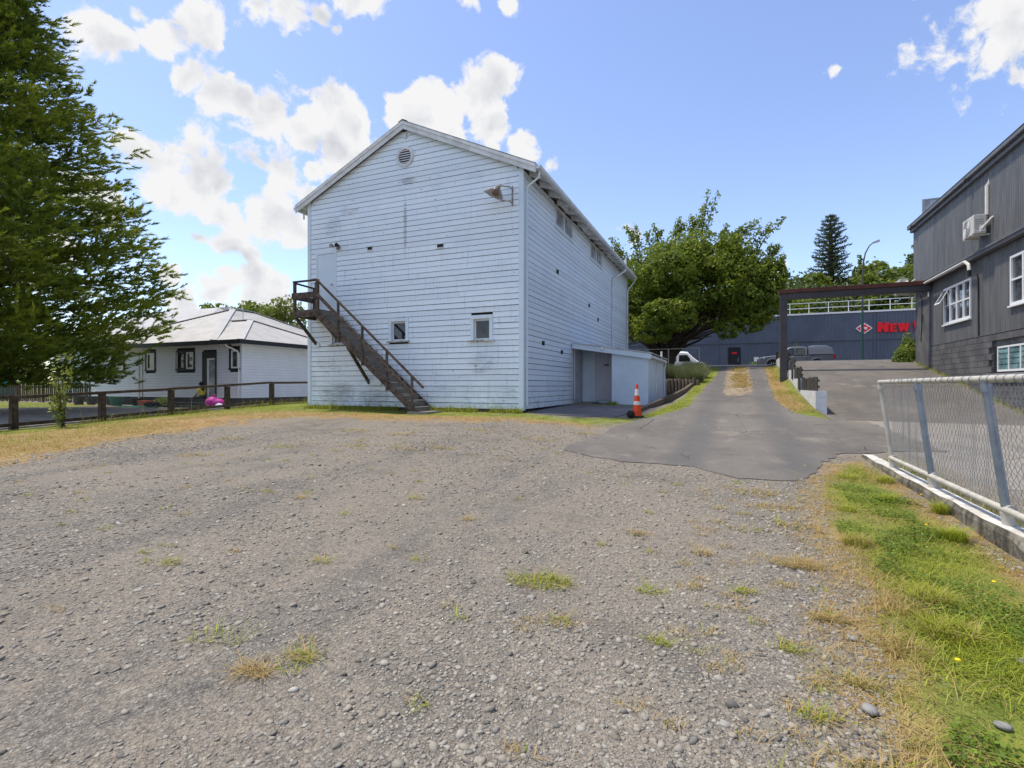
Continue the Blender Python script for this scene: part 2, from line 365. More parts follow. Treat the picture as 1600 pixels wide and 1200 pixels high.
def wood_mat(name, a, b, stretch=(8, 8, 60), flake=None):
    t = NT(name); gx = t.noise(1.0, 6, .65, t.mapping(stretch))
    col = t.mix(t.ramp(gx, .35, .66), a, b)
    if flake: col = t.mix(t.ramp(t.noise(13, 6, .75), .57, .66), col, flake)
    k = t.m('MULTIPLY_ADD', t.rand(), .3, .85)
    sc = t.n('ShaderNodeVectorMath', operation='SCALE'); t.L.new(col, sc.inputs[0]); t.L.new(k, sc.inputs['Scale'])
    return t.bsdf(sc.outputs[0], .85, .2, 0, t.bump(gx, .004))
def glass_mat(name, col=(.012, .014, .016, 1), rough=.04):
    t = NT(name); return t.bsdf(t.mix(t.ramp(t.noise(2.2, 3), .4, .65), col, tuple(c*2.2 for c in col[:3])+(1,)), rough, .6)

m_hall = hall_paint()
m_halltrim = M('hall_trim_paint', (.60, .71, .79, 1), (.66, .75, .81, 1), 2, .6, .3, .002, 30)
m_hallwhite = M('weathered_white_trim', (.70, .72, .74, 1), (.55, .57, .58, 1), 3, .65, .3, .002)
m_dark = M('dark_gap', (.035, .036, .038, 1), None, rough=.9)
m_roof = M('pale_roof_iron', (.44, .43, .40, 1), (.36, .345, .32, 1), 1.2, .5, .4)
m_hroof = M('weathered_roof_iron', (.60, .62, .64, 1), (.42, .42, .40, 1), 1.5, .5, .4)
m_glass = glass_mat('dark_window_glass')
m_glass2 = glass_mat('pale_window_glass', (.22, .24, .27, 1), .12)
m_glassg = glass_mat('green_window_glass', (.10, .17, .17, 1), .12)
m_oldwood = wood_mat('weathered_stair_timber', (.050, .038, .030, 1), (.115, .092, .074, 1), (9, 9, 9), (.24, .21, .185, 1))
m_tread = wood_mat('grey_tread_timber', (.13, .125, .112, 1), (.23, .22, .20, 1), (3, 30, 30))
m_fence = wood_mat('dark_fence_timber', (.045, .032, .024, 1), (.10, .075, .052, 1), (9, 9, 9))
m_sleeper = wood_mat('retaining_timber', (.075, .06, .045, 1), (.17, .14, .11, 1), (20, 20, 3))
m_panelwood = wood_mat('dark_paling_timber', (.035, .035, .032, 1), (.09, .088, .08, 1), (20, 20, 2))
m_housewhite = M('house_white_paint', (.74, .75, .80, 1), (.70, .71, .77, 1), 1.5, .5, .35)
m_white = M('clean_white_paint', (.80, .80, .80, 1), None, rough=.4, spec=.4)
m_housetrim = M('charcoal_trim', (.018, .020, .024, 1), None, rough=.5)
m_plinth = M('dark_plinth', (.022, .022, .026, 1), (.035, .034, .036, 1), 3, .8)
m_cream = M('cream_plastic', (.62, .60, .55, 1), (.52, .50, .45, 1), 6, .5)
m_grey = M('charcoal_cladding', (.112, .112, .114, 1), (.155, .155, .157, 1), 1.6, .55, .3, rnd=.14, stretch=(3, 3, .5))
m_block = M('charcoal_block_paint', (.095, .095, .10, 1), (.15, .147, .145, 1), 1.8, .7, .25, .004, 50, rnd=.12)
m_mortar = M('pale_mortar', (.10, .10, .10, 1), (.20, .195, .19, 1), 5, .9)
m_super = M('slate_blue_cladding', (.100, .120, .162, 1), (.122, .143, .186, 1), .8, .5, .35, rnd=.08)
m_beam = M('dark_painted_steel', (.060, .055, .062, 1), (.080, .074, .080, 1), 2, .6, rnd=.1)
m_rust = M('rust_red_flashing', (.12, .045, .030, 1), (.075, .034, .026, 1), 3, .7)
m_galv = M('galvanised_pipe', (.28, .32, .39, 1), (.21, .25, .31, 1), 7, .42, .5, .001, 60, metal=.55)
m_toprail = M('old_cream_pipe', (.52, .49, .43, 1), (.40, .38, .34, 1), 9, .55, .4, .001, 60)
m_wire = M('fence_wire', (.50, .51, .52, 1), (.38, .38, .38, 1), 20, .5, .5, metal=.5)
m_whitewall = M('white_painted_block', (.70, .72, .78, 1), (.58, .59, .62, 1), 2.2, .7, .25, .004, 40)
m_steel = M('grey_steel', (.32, .34, .36, 1), (.26, .28, .30, 1), 3, .4, .5, metal=.6)
m_greenpole = M('green_pole_paint', (.02, .085, .065, 1), None, rough=.45)
m_red = M('sign_red', (.85, .014, .025, 1), None, rough=.4)
m_orange = M('cone_orange', (.80, .075, .012, 1), (.62, .07, .015, 1), 8, .5)
m_reflect = M('reflective_white_band', (.72, .70, .66, 1), (.6, .58, .55, 1), 14, .35)
m_rubber = M('black_rubber', (.015, .015, .016, 1), None, rough=.7)
m_lampmetal = M('rusty_lamp_metal', (.34, .32, .28, 1), (.20, .165, .125, 1), 6, .6, .4, .002, 40)
m_bark = M('tree_bark', (.085, .066, .050, 1), (.045, .036, .028, 1), 6, .9, .15, .02, 14, stretch=(3, 3, .6))

# ------------------------------------------------------------------ the lie of the land
def sm(a, b, x):
    t = np.clip((np.asarray(x, float)-a)/(b-a), 0, 1); return t*t*(3-2*t)
def li(y, p): return np.interp(y, [q[0] for q in p], [q[1] for q in p])
PW = [(-40,-1.9),(0,-1.55),(7.8,-1.23),(16.6,-.84),(30,-.8)]
PC = [(-40,-1.6),(0,-1.42),(14,-.8),(19,-.73),(26,-.72)]
PR = [(-40,-1.5),(0,-1.41),(4,-1.39),(10.4,-1.22),(12.5,-1.07),(14.4,-.93),(16.3,-.78),(18.4,-.62),(22.9,-.26),(28.4,.42),(32.7,1.05),(35,1.25),(37,1.28),(41,1.22),(46,1.2)]
PP = [(-40,-1.4),(8,-1.2),(12,-1.12),(16,-1.0),(18.6,-.88),(20,-.62),(24,.2),(28.2,1.0),(30.5,1.24),(33,1.3),(37,1.26),(41,1.22),(46,1.2)]
def ground_z(x, y):
    x = np.asarray(x, float); y = np.asarray(y, float)
    w = li(y, PW); c = li(y, PC); r = li(y, PR); p = li(y, PP)
    w = w+(-1.12-w)*sm(19.0, 22.5, -x)
    t = np.clip((x+18)/np.where(y > 10, 4.5, 12), 0, 1); a = w+(c-w)*t
    terr = .30+.55*sm(25.8, 33, y)
    a = a+(terr-a)*sm(25.0, 25.5, y)*sm(-15, -12, x)
    k = np.where(y > 17, sm(-2.6, -1.4, x), sm(-6, -1.0, x)); a = a+(r-a)*k
    a = a+(p-a)*sm(2.2, 2.75, x)
    hill = 15*sm(56, 120, y+.12*x)*sm(-60, 0, x)+6*sm(110, 300, y)
    und = .012*np.sin(x*1.7+.6*y)*np.sin(y*1.3-.4*x)+.008*np.sin(x*4.1+1)*np.sin(y*3.7)
    return a+hill+CAMZ+und*(y < 13)
def gz(x, y): return float(ground_z(x, y))
def in_poly(poly, x, y):
    ins = np.zeros(np.shape(x), bool); n = len(poly)
    for i in range(n):
        x0, y0 = poly[i]; x1, y1 = poly[(i+1) % n]
        c = ((y0 > y) != (y1 > y)) & (x < (x1-x0)*(y-y0)/((y1-y0) if y1 != y0 else 1e-9)+x0); ins ^= c
    return ins
def sdist(poly, x, y):
    """signed distance to a polygon's edge, positive inside"""
    d = np.full(np.shape(x), 1e9); n = len(poly)
    for i in range(n):
        x0, y0 = poly[i]; x1, y1 = poly[(i+1) % n]; ex, ey = x1-x0, y1-y0
        t = np.clip(((x-x0)*ex+(y-y0)*ey)/(ex*ex+ey*ey+1e-9), 0, 1)
        d = np.minimum(d, np.hypot(x-x0-t*ex, y-y0-t*ey))
    return np.where(in_poly(poly, x, y), d, -d)

APRON = [(-2.22,14.13),(-2.55,12.4),(-2.62,11.6),(-2.7,10.6),(-2.85,9.6),(-2.77,8.95),(-2.4,8.9),(-2.13,8.76),(-1.85,8.68),(-1.6,8.5),(-1.1,8.55),(-.55,8.47),(-.2,8.1),(.08,7.8),(.5,7.75),(.87,7.9),(1.1,8.4),(1.25,9.2),(1.5,9.8),(1.7,10.4),(2.12,10.75)]
DRIVE_L = [(-.42,33.2),(-.5,31.5),(-.67,28.7),(-.78,26.5),(-1.0,24.6),(-1.02,22.8),(-1.15,20.5),(-1.18,17.6),(-1.4,16.8),(-1.55,16.0),(-1.9,15.0)]
DRIVE_R = [(2.15,13.2),(2.3,15.0),(1.95,15.7),(1.63,16.3),(1.5,18),(1.43,20.0),(1.55,23),(1.6,26),(1.68,27.8),(1.72,30),(1.77,32.5),(1.8,33.2)]
DRIVE = APRON+[(2.6,10.8),(3.4,10.9),(3.4,15.6),(2.9,16.9),(2.55,16.6)]+DRIVE_R[1:]+DRIVE_L
GRASS_FRONT = [(-18.6,-6),(-18.6,34),(-14,34),(-13.8,14.0),(-5.4,14.0),(-5.0,13.5),(-2.9,14.0),(-2.3,14.5),(-2.3,13.9),(-2.6,13.0),(-3.2,12.4),(-4.4,12.0),(-5.9,11.6),(-8.2,11.2),(-11.2,11.4),(-12.4,9.6),(-12.0,7.2),(-11.0,5.2),(-10.6,4.2),(-10.0,2.0),(-9.8,-6)]
GRASS_RIGHT = [(2.06,.5),(2.06,10.3),(1.6,9.6),(1.15,8.6),(.95,7.6),(.72,5.7),(.75,4.6),(.66,3.6),(.55,2.9),(.45,2.2),(.35,.5)]
VERGE_L = [(-2.45,14.3),(-2.2,15.6),(-1.95,17.4),(-1.72,20),(-1.6,23),(-1.5,26),(-1.45,33)]+DRIVE_L+[(-2.2,14.4)]
VERGE_R = [(2.35,15.0)]+DRIVE_R[1:]+[(2.42,33.2),(2.42,17.4)]
YARD = [(-60,18.9),(-60,12.5),(-33,12.5),(-31,16),(-33,18.9)]
GRASSES = [GRASS_FRONT, GRASS_RIGHT, VERGE_L, VERGE_R, YARD]
CENTRE = [(.05,23.5),(.75,24),(.85,33),(.2,33)]
def grass_at(x, y):
    g = np.zeros(np.shape(x))
    for p, s in zip(GRASSES, (1.5, .6, .2, .25, .8)):
        g = np.maximum(g, np.clip(.5+sdist(p, x, y)/(2*s), 0, 1))
    g = np.maximum(g, .35*sm(-15, -18, x)*(y < 12)*(x > -18.5))
    return g
def dry_at(x, y):
    d = np.full(np.shape(x), .25)
    gf = sdist(GRASS_FRONT, x, y)
    # green close to the building and the fence, straw towards the gravel
    nb = sm(15.5, 11.5, y)*np.where(x > -14, sm(14.0, 11.9, y), sm(-18.3, -16.0, x)*.75+.1*sm(14, 8, y))
    d = np.where(gf > -1.2, nb*.95, d)
    gr = sdist(GRASS_RIGHT, x, y); d = np.where(gr > -.9, .78-1.35*np.clip(gr, -.2, .5), d)
    vr = sdist(VERGE_R, x, y); d = np.where(vr > -.4, np.clip(1.35-(x-1.5)*1.25, 0, 1)*sm(15.5, 18, y)*.9+.05, d)
    vl = sdist(VERGE_L, x, y); d = np.where(vl > -.3, .08+.25*(np.clip(vl, 0, .3) < .12), d)
    return np.clip(d, 0, 1)

m_gravel = gravel_mat()
def axis(fine0, fine1, step, far):
    a = list(np.arange(fine0, fine1+1e-6, step)); s = step; x = a[-1]
    while x < far: s *= 1.28; x += s; a.append(x)
    s = step; x = a[0]; b = []
    while x > -far: s *= 1.28; x -= s; b.append(x)
    return np.array(b[::-1]+a)
def build_ground():
    xs = axis(-21, 5, .16, 900); ys = axis(1, 20, .16, 900); ys = np.unique(np.concatenate([ys[ys <= 20], np.arange(20.2, 60, .4), ys[ys > 60]]))
    X, Y = np.meshgrid(xs, ys); Z = ground_z(X, Y)
    # sunk a little where the paved sheets lie
    for p in (DRIVE,):
        Z = Z-.05*(sdist(p, X, Y) > .25)
    n, m = X.shape; idx = np.arange(n*m).reshape(n, m)
    f = np.stack([idx[:-1,:-1], idx[:-1,1:], idx[1:,1:], idx[1:,:-1]], -1).reshape(-1, 4)
    g = grass_at(X, Y); far = np.maximum(sm(60, 66, Y), sm(-38, -60, X)*(Y < 60)); g = np.maximum(g, far)
    o = np_mesh('ground', np.stack([X, Y, Z], -1).reshape(-1, 3), f, m_gravel, None, {'grass': g.ravel(), 'dry': dry_at(X, Y).ravel()}, True)
    setp(o, 'grey gravel yard with dusty tyre tracks and grassy edges', kind='structure')
build_ground()
def sheet(name, poly, lift, mat, step, label=None, skirt=.10, jit=0.0, zf=None):
    """a paved sheet that follows the ground, with a rim that goes down into it"""
    zf = zf or gz
    P = []
    for i in range(len(poly)):
        a = Vector(poly[i]); b = Vector(poly[(i+1) % len(poly)]); k = max(1, int((b-a).length/(step*.6)))
        for j in range(k):
            p = a.lerp(b, j/k)
            if jit: p = p+Vector((random.gauss(0, jit), random.gauss(0, jit)))
            P.append(p)
    nb = len(P); edges = [(i, (i+1) % nb) for i in range(nb)]
    arr = np.array([(p.x, p.y) for p in P]); lo, hi = arr.min(0), arr.max(0)
    gx, gy = np.meshgrid(np.arange(lo[0], hi[0], step), np.arange(lo[1], hi[1], step)); gx = gx.ravel(); gy = gy.ravel()
    ok = sdist([tuple(p) for p in P], gx, gy) > step*.45
    pts = P+[Vector((a, b)) for a, b in zip(gx[ok], gy[ok])]
    v, e, f, ov, oe, of = delaunay_2d_cdt(pts, edges, [], 1, 1e-5)
    V = [(p.x, p.y, zf(p.x, p.y)+lift) for p in v]; F = [tuple(q) for q in f]
    # rim: edges used once
    cnt = {}
    for q in F:
        for i in range(len(q)):
            a, b = q[i], q[(i+1) % len(q)]; cnt[(min(a, b), max(a, b))] = cnt.get((min(a, b), max(a, b)), 0)+1
    low = {}
    for (a, b), c in list(cnt.items()):
        if c == 1:
            for t in (a, b):
                if t not in low: low[t] = len(V); V.append((V[t][0], V[t][1], V[t][2]-skirt))
            F.append((a, b, low[b], low[a]))
    mb = MB(); mb.v = V; mb.f = F; mb.m = [0]*len(F)
    o = mb.build(name, mat, None, True)
    return setp(o, label, kind='structure')
m_drive = asphalt_mat('driveway_asphalt', (.108, .097, .085, 1), (.158, .142, .124, 1), 'drive')
m_ramp = asphalt_mat('old_ramp_asphalt', (.092, .080, .068, 1), (.136, .118, .100, 1))
m_pale = asphalt_mat('pale_worn_asphalt', (.22, .20, .178, 1), (.28, .257, .23, 1))
m_padm = asphalt_mat('dark_concrete_pad', (.095, .09, .092, 1), (.155, .15, .15, 1))  # dark grey mottled tone for the concrete pad
sheet('driveway', DRIVE, .013, m_drive, .35, 'worn asphalt driveway climbing beside the hall', jit=.035)
sheet('ramp', [(2.75,16.9),(7.62,16.2),(7.62,33.2),(2.75,33.2)], .010, m_ramp, .4, 'dark patched asphalt ramp beside the charcoal building')
sheet('side_yard', [(2.5,10.9),(2.5,2.0),(9.5,2.0),(9.5,16.0),(3.4,16.75),(3.42,10.9)], .006, m_pale, .4, 'pale worn asphalt behind the chain link fence')
sheet('car_park', [(-24,34.5),(-3,34.5),(-1.3,33.25),(7.6,33.25),(20,33.25),(20,52.2),(-24,52.2)], .03, m_ramp, 1.0, 'asphalt car park in front of the long slate blue wall')
sheet('concrete_pad', [(-5.4,14.4),(-5.5,20.4),(-2.75,20.4),(-2.72,18.2),(-2.6,16.2),(-2.95,14.2),(-4.7,13.75)], .02, m_padm, .4, 'dark concrete pad in front of the lean-to door')
kb = MB()
for i in range(26):
    x = -3+i*.9; kb.box(x, 33.45, gz(x, 33.5)-.1, x+.89, 33.6, gz(x, 33.5)+.10)
setp(kb.build('kerb', M('pale_kerb_concrete', (.55, .54, .52, 1), (.42, .41, .39, 1), 4, .8)), 'pale concrete kerb at the top of the driveway', kind='structure')

# ------------------------------------------------------------------ the weatherboard hall
HX0, HX1, HY0, HY1 = -13.65, -5.53, 13.95, 30.4
XC = (HX0+HX1)/2; EZ = 6.4+CAMZ; SL = 1.90/4.06; PZ = EZ+SL*4.06
ZB = .70; PITCH = .1705
hall = thing('weatherboard_hall', 'tall pale blue weatherboard hall with a gabled front and stained paint', 'building', (XC, (HY0+HY1)/2, .6))
def cut(a, b, holes):
    segs = [(a, b)]
    for h0, h1 in holes:
        n = []
        for s0, s1 in segs:
            if h1 <= s0 or h0 >= s1: n.append((s0, s1)); continue
            if h0 > s0: n.append((s0, h0))
            if h1 < s1: n.append((h1, s1))
        segs = n
    return [s for s in segs if s[1]-s[0] > .04]
def hall_build():
    pent = [(HX0+.10, .45), (HX1-.10, .45), (HX1-.10, EZ+.02), (XC, PZ-.03), (HX0+.10, EZ+.02)]
    MB().prism(pent, 'xz', HY0+.10, HY1-.02).build('wall', m_dark, hall)
    # left side and back, not seen from the yard: one clad skin each
    MB().box(HX0, HY0+.02, .72, HX0+.09, HY1, EZ-.05).build('side_cladding', m_hall, hall)
    MB().prism([(HX0, .5), (HX1, .5), (HX1, EZ), (XC, PZ-.05), (HX0, EZ)], 'xz', HY1-.015, HY1+.03).build('back_cladding', m_hall, hall)
    holes = [(-10.22, -9.48, 2.83, 3.57), (-7.226, -6.5, 2.76, 3.51), (-12.66, -11.9, 2.80, 3.55), (-13.22, -12.40, 3.88, 5.99)]
    rows = int((PZ-ZB)/PITCH)
    for k in range(rows):
        z0 = ZB+k*PITCH; z1 = z0+PITCH-.013
        def lim(z):
            d = (PZ-.06-z)/SL; return (max(HX0+.13, XC-d), min(HX1-.13, XC+d))
        a0, b0 = lim(z0); a1, b1 = lim(z1)
        if b1-a1 < .12: continue
        hs = [(h[0], h[1]) for h in holes if h[2] < z1-.02 and h[3] > z0+.02]
        cuts = []
        if k < 8 and k % 2 == 0: cuts = [(-10.6+.2*math.sin(k*5), )]
        if k in (6, 13, 20, 29): cuts = [(random.uniform(-11.5, -7.5), )]
        hs += [(c[0]-.003, c[0]+.003) for c in cuts]
        for s0, s1 in cut(a0, b0, hs):
            e0 = a1 if abs(s0-a0) < 1e-6 else s0; e1 = b1 if abs(s1-b0) < 1e-6 else s1
            j = random.gauss(0, .0016); t = random.gauss(0, .0015)
            y = HY0; z0j = z0+j
            mb = MB(); mb.hexa([(s0, y, z0j), (s1, y, z0j+t), (s1, y+.03, z0j+t), (s0, y+.03, z0j)],
                               [(e0, y+.004, z1+j-.004), (e1, y+.004, z1+j+t-.004), (e1, y+.03, z1+j+t), (e0, y+.03, z1+j)])
            mb.build('weatherboard', m_hall, hall, at=(s0, y, z0))
    # right side
    sholes = [(16.9, 19.03, 6.86, 7.60), (21.77, 23.9, 6.86, 7.60)]
    for k in range(int((EZ+.06-ZB)/PITCH)):
        z0 = ZB+k*PITCH; z1 = z0+PITCH-.013
        hs = [(h[0], h[1]) for h in sholes if h[2] < z1 and h[3] > z0]
        if k % 3 == 1: c = random.uniform(16, 28); hs.append((c-.003, c+.003))
        if z0 < 2.95: hs.append((19.15, 31))
        for s0, s1 in cut(HY0+.13, HY1, hs):
            j = random.gauss(0, .0016); x = HX1
            MB().hexa([(x, s0, z0+j), (x, s1, z0+j), (x-.03, s1, z0+j), (x-.03, s0, z0+j)],
                      [(x-.004, s0, z1+j-.004), (x-.004, s1, z1+j-.004), (x-.03, s1, z1+j), (x-.03, s0, z1+j)]).build('weatherboard', m_hall, hall, at=(x, s0, z0))
    MB().box(HX1-.09, 19.15, .6, HX1-.02, HY1, 3.2).build('side_cladding', m_hall, hall)
    # corner boards
    for x0, x1, y0, y1 in ((HX0-.01, HX0+.125, HY0-.022, HY0+.012), (HX1-.125, HX1+.022, HY0-.022, HY0+.010)):
        MB().box(x0, y0, .66, x1, y1, EZ-.02).build('corner_board', m_halltrim, hall)
    MB().box(HX1-.01, HY0+.012, .66, HX1+.022, HY0+.125, EZ-.15).build('corner_board', m_halltrim, hall)
    MB().box(HX1-.02, HY1-.12, .9, HX1+.022, HY1+.02, EZ-.15).build('corner_board', m_halltrim, hall)
    pb = MB()
    for i in range(9): x = HX0+.2+i*.96; pb.box(x, HY0+.13, .3, x+.2, HY0+.35, .72)
    for i in range(12): y = HY0+.5+i*1.35; pb.box(HX1-.35, y, .3, HX1-.13, y+.2, .72)
    pb.build('foundation_pile', m_dark, hall)
    MB().box(HX0+.04, HY0+.02, .60, HX1-.04, HY0+.06, .705).build('base_board', M('dark_base_board', (.06, .045, .035, 1), (.10, .08, .06, 1), 6, .9), hall)  # dark brown strip closing the gap at the foot of the front
    # roof: two corrugated slopes
    y0, y1 = HY0-.17, HY1+.2; n = int((y1-y0)/.13)*4
    ys = np.linspace(y0, y1, n+1); wv = .016*np.cos((ys-y0)/.13*2*math.pi)
    for s in (-1, 1):
        xe = XC+s*4.52; vs = []; fs = []
        for i, y in enumerate(ys):
            vs += [(XC, y, PZ+.13+wv[i]), (xe, y, PZ+.13-SL*4.52+wv[i])]
            if i: b = 2*i; fs.append((b-2, b-1, b+1, b))
        mb = MB(); mb.add(vs, fs); mb.build('roof', m_hroof, hall, True)
    MB().hexa([(XC-.16, y0-.01, PZ+.09), (XC, y0-.01, PZ+.165), (XC, y1, PZ+.165), (XC-.16, y1, PZ+.09)], [(XC-.16, y0-.01, PZ+.10), (XC, y0-.01, PZ+.175), (XC, y1, PZ+.175), (XC-.16, y1, PZ+.10)]).hexa(
        [(XC, y0-.01, PZ+.165), (XC+.16, y0-.01, PZ+.09), (XC+.16, y1, PZ+.09), (XC, y1, PZ+.165)], [(XC, y0-.01, PZ+.175), (XC+.16, y0-.01, PZ+.10), (XC+.16, y1, PZ+.10), (XC, y1, PZ+.175)]).build('ridge_cap', m_hroof, hall)
    # barge boards: two lapped faces each side
    for s in (-1, 1):
        for dy, t, b, nm in ((-.155, .10, -.13, 'barge_board'), (-.185, .125, .015, 'barge_cover')):
            x1 = XC+s*4.5
            a = [(XC, PZ+t-.015), (x1, PZ+t-.015-SL*4.5), (x1, PZ+b-SL*4.5), (XC, PZ+b)]
            MB().prism(a, 'xz', HY0+dy, HY0+dy+.03).build(nm, m_hallwhite, hall)
    MB().prism([(XC, PZ+.075), (XC+4.45, PZ+.075-SL*4.45), (XC+4.45, PZ+.055-SL*4.45), (XC, PZ+.055)], 'xz', HY0-.125, HY1+.1).build('soffit_lining', m_hallwhite, hall)
    MB().prism([(XC, PZ+.075), (XC-4.45, PZ+.075-SL*4.45), (XC-4.45, PZ+.055-SL*4.45), (XC, PZ+.055)], 'xz', HY0-.125, HY1+.1).build('soffit_lining', m_hallwhite, hall)
    # rafter tails and gutters
    pr = None
    for i in range(19):
        y = HY0+.45+i*.88
        if pr is None: pr = MB().prism([(HX1+.02, EZ-.17), (HX1+.02, EZ+.02), (HX1+.41, EZ+.02-SL*.39), (HX1+.40, EZ-.10-SL*.39)], 'yz' if False else 'xz', y, y+.05).build('rafter', m_hallwhite, hall, at=(HX1, y, EZ))
        else: share(pr, 'rafter', (HX1, y, EZ), hall)
    for s, xg in ((1, HX1+.44), (-1, HX0-.44)):
        g = MB(); zt = EZ-SL*.44+.10
        prof = [(0, 0), (0, -.11), (.10, -.12), (.125, -.09), (.125, -.005), (.11, -.005), (.108, -.085), (.095, -.105), (.012, -.095), (.012, 0)]
        pts = [(xg+s*a, zt+b) for a, b in prof]
        g.prism(pts, 'xz', HY0-.12, HY1+.15); g.build('gutter', m_hallwhite, hall)
    # downpipes
    zg = EZ-.25
    MB().tube([(HX1+.49, 14.0, zg), (HX1+.47, 14.0, zg-.16), (HX1+.12, 14.06, zg-.34), (HX1+.065, 14.1, zg-.45), (HX1+.065, 14.1, .8)], .032, 8).build('downpipe', m_halltrim, hall, True)
    MB().tube([(HX1+.50, 27.3, zg+.5), (HX1+.50, 27.3, zg-.12), (HX1+.08, 26.2, zg-.75), (HX1+.07, 26.1, zg-.9), (HX1+.07, 26.1, 2.3)], .05, 8).build('downpipe', m_hallwhite, hall, True)
    MB().tube([(HX1+.50, 30.2, zg), (HX1+.48, 30.2, zg-.15), (HX1+.12, 30.25, zg-.6), (HX1+.07, 30.25, zg-.7), (HX1+.07, 30.25, 1.5)], .04, 8).build('downpipe', m_hallwhite, hall, True)
    MB().tube([(HX0-.05, HY0+.3, EZ-.05), (HX0-.3, HY0+.1, EZ-.25), (HX0-.3, HY0+.1, EZ-.5)], .03, 8).build('downpipe', m_hallwhite, hall, True)
    # front windows
    for x0, x1, z0, z1 in holes[:3]:
        fr = MB()
        y = HY0
        fr.box(x0-.005, y-.03, z1-.11, x1+.005, y+.10, z1+.004); fr.box(x0-.003, y-.028, z0, x0+.095, y+.10, z1-.112); fr.box(x1-.095, y-.028, z0, x1+.003, y+.10, z1-.112)
        f = fr.build('window', m_halltrim, hall, bevel=.004)
        MB().box(x0-.06, y-.085, z0-.045, x1+.06, y+.10, z0).build('sill', M('flaked_sill', (.52, .56, .58, 1), (.20, .17, .13, 1), 9, .8), f)
        s = MB(); a0, a1, c0, c1 = x0+.098, x1-.098, z0+.003, z1-.114
        s.box(a0, y+.045, c1-.05, a1, y+.085, c1); s.box(a0, y+.045, c0, a1, y+.085, c0+.055); s.box(a0, y+.045, c0+.055, a0+.05, y+.085, c1-.05); s.box(a1-.045, y+.045, c0+.055, a1, y+.085, c1-.05)
        s.build('sash', m_hallwhite, f)
        MB().box(a0+.05, y+.066, c0+.055, a1-.045, y+.072, c1-.05).build('pane', m_glass, f)
        fl = MB()
        for i in range(3):
            q = random.uniform(x0-.02, x1-.05); fl.box(q, y-.034, z1+.006+random.random()*.004, q+random.uniform(.02, .07), y-.004, z1+random.uniform(.012, .03))
        fl.build('head_flashing', m_oldwood, f)
    # side windows, two lights each
    for y0_, y1_, z0, z1 in sholes:
        x = HX1; fr = MB()
        fr.box(x-.08, y0_-.01, z1-.08, x+.03, y1_+.01, z1+.01); fr.box(x-.08, y0_-.01, z0-.01, x+.03, y1_+.01, z0+.08)
        ym = (y0_+y1_)/2
        for a in (y0_-.01, ym-.05, y1_-.09): fr.box(x-.08, a, z0+.082, x+.028, a+.10, z1-.082)
        f = fr.build('window', m_hallwhite, hall)
        for a, b in ((y0_+.09, ym-.05), (ym+.05, y1_-.09)): MB().box(x-.03, a, z0+.08, x-.024, b, z1-.08).build('pane', m_glass2, f)
        MB().box(x-.02, y0_-.05, z0-.05, x+.05, y1_+.05, z0-.012).build('sill', m_halltrim, f)
    # upper door, flush boarded
    d = MB(); d.box(-13.215, HY0-.004, 3.89, -12.475, HY0+.05, 5.92)
    dr = d.build('upper_door', m_halltrim, hall)
    MB().box(-12.475, HY0-.018, 3.89, -12.395, HY0+.05, 5.985).box(-13.28, HY0-.018, 3.89, -13.218, HY0+.04, 5.985).box(-13.217, HY0-.018, 5.93, -12.477, HY0+.05, 5.985).build('door_frame', m_halltrim, dr)
    MB().lathe((-12.55, HY0-.03, 4.85), [(.012, 0), (.03, -.02), (.03, -.05), (.01, -.06)], 8, axis='y').build('handle', m_lampmetal, dr)
    # round louvred gable vent
    vz = 7.33+CAMZ
    ring = MB(); n = 36
    for k in range(n):
        a, b = 2*math.pi*k/n, 2*math.pi*(k+1)/n
        q = lambda t, r, y: (XC+r*math.cos(t), y, vz+r*math.sin(t))
        ring.hexa([q(a, .235, HY0-.05), q(b, .235, HY0-.05), q(b, .32, HY0-.05), q(a, .32, HY0-.05)], [q(a, .235, HY0+.02), q(b, .235, HY0+.02), q(b, .32, HY0+.02), q(a, .32, HY0+.02)])
    gv = ring.build('gable_vent', m_hallwhite, hall)
    MB().lathe((XC, HY0-.012, vz), [(.236, 0), (.236, .008)], 32, axis='y').build('vent_backing', m_dark, gv)
    for i in range(6):
        z = vz-.185+i*.075; w = math.sqrt(max(.23**2-(z-vz)**2, .001))
        MB().hexa([(XC-w, HY0-.048, z-.022), (XC+w, HY0-.048, z-.022), (XC+w, HY0-.042, z-.026), (XC-w, HY0-.042, z-.026)], [(XC-w, HY0-.018, z+.020), (XC+w, HY0-.018, z+.020), (XC+w, HY0-.014, z+.014), (XC-w, HY0-.014, z+.014)]).build('slat', m_hallwhite, gv)
    # small hooded vents on the front and the right side
    def hood(name, c, axis_, w=.20, h=.13):
        x, y, z = c
        if axis_ == 'y':
            a = MB().box(x-w/2, y-.012, z-h/2, x+w/2, y-.003, z+h/2).build(name, m_dark, hall)
            MB().box(x-w/2-.02, y-.05, z+h/2, x+w/2+.02, y-.003, z+h/2+.03).build('hood', m_halltrim, a)
            MB().box(x-w/2-.015, y-.03, z-h/2-.03, x+w/2+.03, y-.003, z-h/2).build('lip', m_hallwhite, a)
        else:
            a = MB().box(x+.003, y-w/2, z-h/2, x+.012, y+w/2, z+h/2).build(name, m_dark, hall)
            MB().box(x+.003, y-w/2-.02, z+h/2, x+.05, y+w/2+.02, z+h/2+.03).build('hood', m_halltrim, a)
    hood('wall_vent', (-10.99, HY0, 5.93), 'y', .18, .10); hood('wall_vent', (-8.30, HY0, 5.74), 'y', .22, .10)
    for y, z in ((17.2, 5.35), (15.7, 2.75), (17.7, 2.58), (23.2, 4.38), (21.6, 4.8)): hood('wall_vent', (HX1, y, z), 'x', .24, .13)
